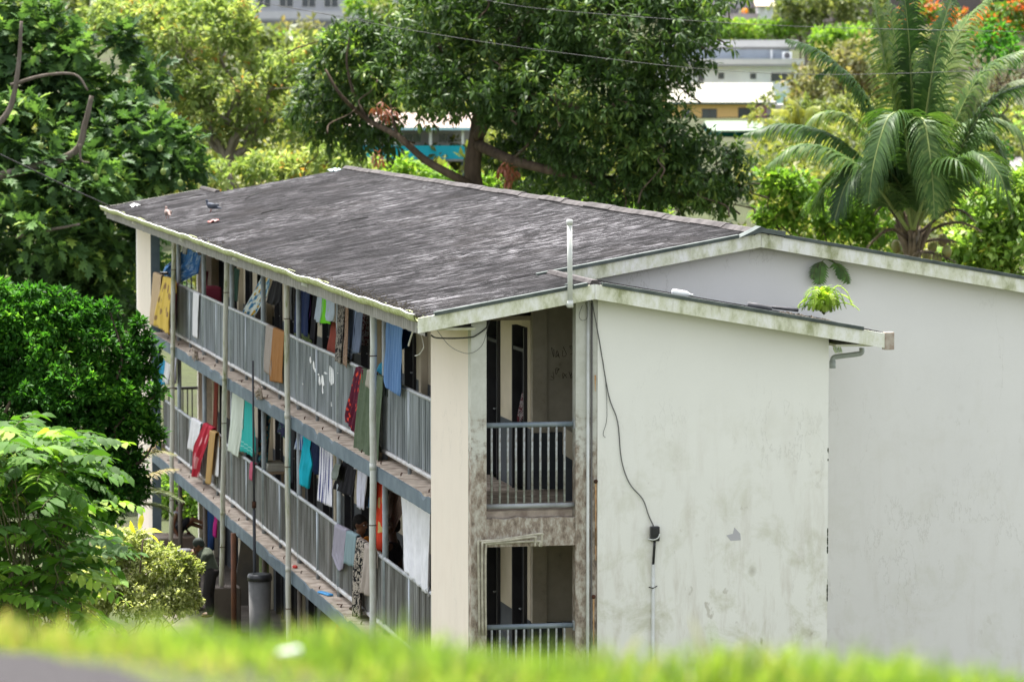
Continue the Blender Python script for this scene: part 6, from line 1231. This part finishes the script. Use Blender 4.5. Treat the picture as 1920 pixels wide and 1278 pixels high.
H.box('base_wall', 1400, 176.2, 1490, 200, -1, 8, paintm('mint wall', (.45, .70, .68)))
# yellow house
H = House('yellow_house', 'yellow house with corrugated cream roof and purple brick corner below the white house', 225, 1310, 1450, 158, 228, 8)
H.box('wall', 1250, 192, 1414, 229, 0, 8, paintm('yellow wall', (.92, .62, .25))); 
bt_ = NT('purple brick'); br = bt_.n('ShaderNodeTexBrick'); br.inputs['Color1'].default_value = (.22, .05, .10, 1); br.inputs['Color2'].default_value = (.28, .08, .13, 1); br.inputs['Mortar'].default_value = (.40, .25, .28, 1); br.inputs['Scale'].default_value = 3.2; bt_.l(bt_.coord(rot=(R(90), 0, 0)), br.inputs[0]); bt_.col(br.outputs[0])
H.box('brick_corner', 1414.2, 193, 1437, 228.6, -.15, 3, bt_.m); H.roof(1252, 1452, 192, 156, -.5, 3.4, corr('cream corrugated roof', (.30, .28, .22), (.19, .175, .14), 1.3)); H.box('fascia', 1250, 192, 1456, 195.5, -.6, -.45, paintm('dark green board', (.05, .10, .10)))
for a in ((1316, 204, 1344, 229), (1384, 202, 1413, 228)): H.win(*a, frame=simple('dark window frame', (.12, .10, .11)))
H.win(1278, 206, 1294, 228)
H.box('side_wall', 1437.2, 197, 1490, 226, 3, 8, paintm('whitewashed wall', (.60, .58, .58)))
# teal house under it
H = House('teal_house', 'teal house with pale green roof showing past the mango crown', 205, 1380, 1420, 240, 300, 8)
H.roof(1330, 1432, 244, 229, -1.5, 3.5, paintm('pale green roof', (.24, .31, .23))); H.box('wall', 1330, 246, 1408, 292, -.5, 8, paintm('teal wall', (.02, .36, .33))); H.box('veranda_floor', 1330, 291.5, 1412, 298, -2, 8, paintm('dull red', (.40, .12, .10))); H.box('lower_wall', 1330, 298.2, 1410, 345, 0, 8, paintm('brown lower wall', (.25, .17, .14)))
for x in (1345, 1374, 1402): H.box('post', x, 246.2, x + 2.5, 291.2, -1.5, -1.4, paintm('teal post', (.10, .45, .42)))
H.win(1352, 256, 1368, 278)
H = House('garden_wall', 'tan block garden wall behind the light green shrub', 150, 1390, 1490, 340, 395, 1, cat='wall'); H.box('wall', 1380, 345, 1500, 392, 0, .25, paintm('tan wall', (.36, .30, .25))); H.box('coping', 1378, 342, 1502, 345, -.05, .3, paintm('tan coping', (.42, .37, .32)))
# turquoise house behind the mango
H = House('turquoise_house', 'turquoise and white house on posts seen beneath the mango branches', 142, 690, 900, 215, 335, 8)
H.roof(650, 905, 238, 213, -1.5, 3.2, paintm('pale pink roof', (.36, .28, .24))); H.box('gutter', 648, 238, 908, 243, -1.6, -1.45, paintm('light blue board', (.35, .58, .68)))
H.box('wall', 660, 243.4, 900, 300, 1.6, 8, paintm('white house wall', (.46, .46, .46))); H.box('balcony_front', 680, 272, 872, 297, -1.2, -1.05, paintm('turquoise board', (.02, .42, .58))); H.box('balcony_floor', 678, 297.2, 874, 301, -1.3, 1.6, paintm('grey board', (.28, .28, .29)))
for x in (684, 740, 806, 866): H.box('post', x, 243.4, x + 5, 271.8, -1.15, -1.0, WHT); H.box('stilt', x, 301.2, x + 6, 345, -1.15, -.95, paintm('slate post', (.14, .18, .22)))
H.box('lower_wall', 690, 301.2, 830, 345, 1.6, 8, paintm('grey lower wall', (.20, .21, .22)))
for a in ((700, 250, 726, 268), (758, 250, 790, 268), (822, 250, 852, 268)): H.win(*a)
# grey building at the top, terrace house and others
H = House('grey_apartments', 'pale grey block with balconies at the top left of the view', 330, 430, 700, -60, 42, 10, cat='building')
H.box('wall', 420, -80, 740, 40, 0, 10, paintm('pale grey wall', (.46, .47, .52)))
for y in (-44, 2):
    H.box('balcony', 425, y + 20, 735, y + 34, -1.4, -1.25, paintm('pale lilac board', (.55, .55, .60)))
    for x in range(440, 730, 42): H.win(x, y - 8, x + 26, y + 12)
H.box('plinth', 420, 40.2, 740, 95, -.1, 10, paintm('grey board', (.28, .28, .29)))
H = House('grey_apartments', 'small part of a white building at the top left corner', 300, -40, 100, -50, 36, 10, cat='building'); H.box('wall', -80, -60, 78, 80, 0, 9, paintm('cream wall', (.50, .48, .44))); H.box('balcony', -80, 20, 82, 34, -1.3, -1.1, WHT)
for x in (-30, 15, 45): H.win(x, -5, x + 22, 17)
H = House('terrace_house', 'lilac terrace house with railing and thatched porch at the top', 275, 1330, 1450, -30, 38, 9); H.box('wall', 1325, -50, 1425, 14, 2, 9, paintm('lilac grey wall', (.30, .29, .32))); H.box('terrace_wall', 1322, 26, 1425, 37, 0, 2.2, paintm('pink terrace wall', (.52, .44, .47)))
rl_ = H.box('railing', 1322, 12, 1395, 14, -.02, .04, paintm('lilac rail', (.50, .46, .55)))
for x in range(1324, 1395, 5): H.box('baluster', x, 14.2, x + 1.6, 25.8, 0, .04, paintm('lilac rail', (.50, .46, .55)), rl_)
H.win(1340, -16, 1362, 12); H.win(1378, -14, 1392, 10)
H.roof(1418, 1450, 12, -2, -.6, 1.6, paintm('thatch', (.42, .36, .27))); H.box('porch_wall', 1420, 14, 1448, 36, 0, 2, WHT)
for x in (1421, 1434, 1446): H.box('porch_post', x, 12.2, x + 2, 36, -.5, -.45, WHT)
q = H.P(1398, 21, 1); mb = MB(); mb.ell(q, (.25, .25, .22), 10, 8); mb.tube([q - Vector((0, 0, .5)), q], .1, 8); tag(mb.build('lantern', paintm('orange', (.8, .3, .02))), 'orange round ornament on the hillside terrace', 'ornament')
H = House('hillside_house', 'dark hillside house behind the upright fronds at the top right', 290, 1650, 1780, -40, 40, 9); H.box('wall', 1560, -50, 1840, 40, 0, 9, paintm('brown grey wall', (.13, .11, .11))); H.box('balcony', 1690, 12, 1790, 20, -1, -.8, paintm('brick red board', (.20, .09, .07)))
for x in (1600, 1700, 1740): H.win(x, -12, x + 24, 8)
# lawn and road at the right
def strip(name, pts, w_, mat, dz):
    mb = MB(); vs = []; Q = catmull(pts, 8)
    for i, p in enumerate(Q):
        t = (Q[min(i + 1, len(Q) - 1)] - Q[max(0, i - 1)]); t.z = 0; t.normalize(); n = Vector((-t.y, t.x, 0))
        for k in (-1, -.33, .33, 1): a = p + n * w_ * k; vs.append((a.x, a.y, gz(a.x, a.y) + dz))
    mb.add(vs, [(4 * i + k, 4 * i + 4 + k, 4 * i + 5 + k, 4 * i + 1 + k) for i in range(len(Q) - 1) for k in range(3)]); return tag(mb.build(name, mat), kind='structure')
strip('lawn', [atD(200, 1880, 260), atD(215, 1990, 240), atD(230, 2120, 220)], 12, simple('lawn green', (.16, .34, .03), (.20, .40, .04), 1, .9, .1), .10)
strip('side_road', [atD(150, 1930, 330), atD(170, 1880, 300), atD(185, 1850, 270), atD(210, 1800, 240)], 2.4, simple('pale asphalt', (.20, .18, .19), (.24, .22, .23), 4, .9), .16)
# power lines
for i, (pts, lb) in enumerate(((((880, -5), (1000, 15), (1200, 32), (1500, 50), (1920, 60)), 'power line crossing in front of the mango crown near the top'), (((520, 10), (760, 55), (1000, 92), (1300, 128), (1560, 140), (1920, 130)), 'long power line passing before the mango and the white house'), (((430, -6), (560, 18), (700, 40)), 'power line above the pale flowering tree'),)):
    wire([atD(84 if i < 2 else 90, x, y) for x, y in pts], .0055, 'power_line', lb, WIRE2, 'power line')
wire([atD(88, -20, 280), atD(89, 60, 318), atD(90, 130, 352), atU(-.66, 205, 386)], .016, 'power_line', 'black service cable running from the left to the far roof corner', WIRE, 'power line')

# ------------------------------------------------------------------ foreground verge
n = 90000; l = RNG.uniform(-5.5, 5.5, n); dd = 9.2 + RNG.random(n) * 4.3; ok = np.array([dd[i] > edge_d(l[i]) - .06 + .12 * RNG.random() for i in range(n)]); l = l[ok]; dd = dd[ok]; n = len(l)
P = np.array([gp(float(a), float(b), -.01) for a, b in zip(dd, l)]); cl = np.array([noise.noise(Vector((float(x) * 2.2, float(y) * 2.2, 0))) for x, y in P[:, :2]])
ed = np.array([edge_d(float(x)) for x in l]); nearf = np.clip((dd - ed) / .7, 0, 1); big = np.array([noise.noise(Vector((float(x) * .9, float(y) * .9, 4))) for x, y in P[:, :2]]); hgt = np.clip((.09 + .08 * cl + .13 * big + RNG.normal(0, .02, n)) * (.3 + .7 * nearf), .02, .24); a = RNG.uniform(0, 2 * np.pi, n); D = np.stack([np.cos(a) * .45, np.sin(a) * .45, np.ones(n)], 1)
GR1 = leaf_mat('sunlit grass', [(0, (.08, .15, .025)), (.5, (.17, .27, .04)), (.8, (.28, .34, .075)), (1, (.36, .29, .13))], .45, .6, .2)
blade = (np.array([(0, -.035, 0), (0, .035, 0), (.5, -.03, .02), (.5, .03, .02), (.85, -.016, -.05), (.85, .016, -.05), (1.05, 0, -.16)]), np.array([(0, 1, 3, 2), (2, 3, 5, 4), (4, 5, 6, 6)]))
tag(leaves_obj('grass', blade, P, D, hgt * 1.2, GR1, None, np.clip(.42 + .3 * cl + .45 * (1 - nearf) + RNG.normal(0, .2, n), 0, 1)), 'bright verge grass beside the road', 'grass', kind='stuff')
q = Vector(gp(10.5, -.62, .05)); mb = MB(); mb.ell(q, (.028, .014, .009), 8, 5); mb.ell(q + Vector((.024, 0, .004)), (.016, .018, .012), 8, 5); tag(mb.build('litter', simple('white litter', (.85, .88, .86))), 'white scrap of litter lying in the foreground grass', 'litter')
# dry earth edge
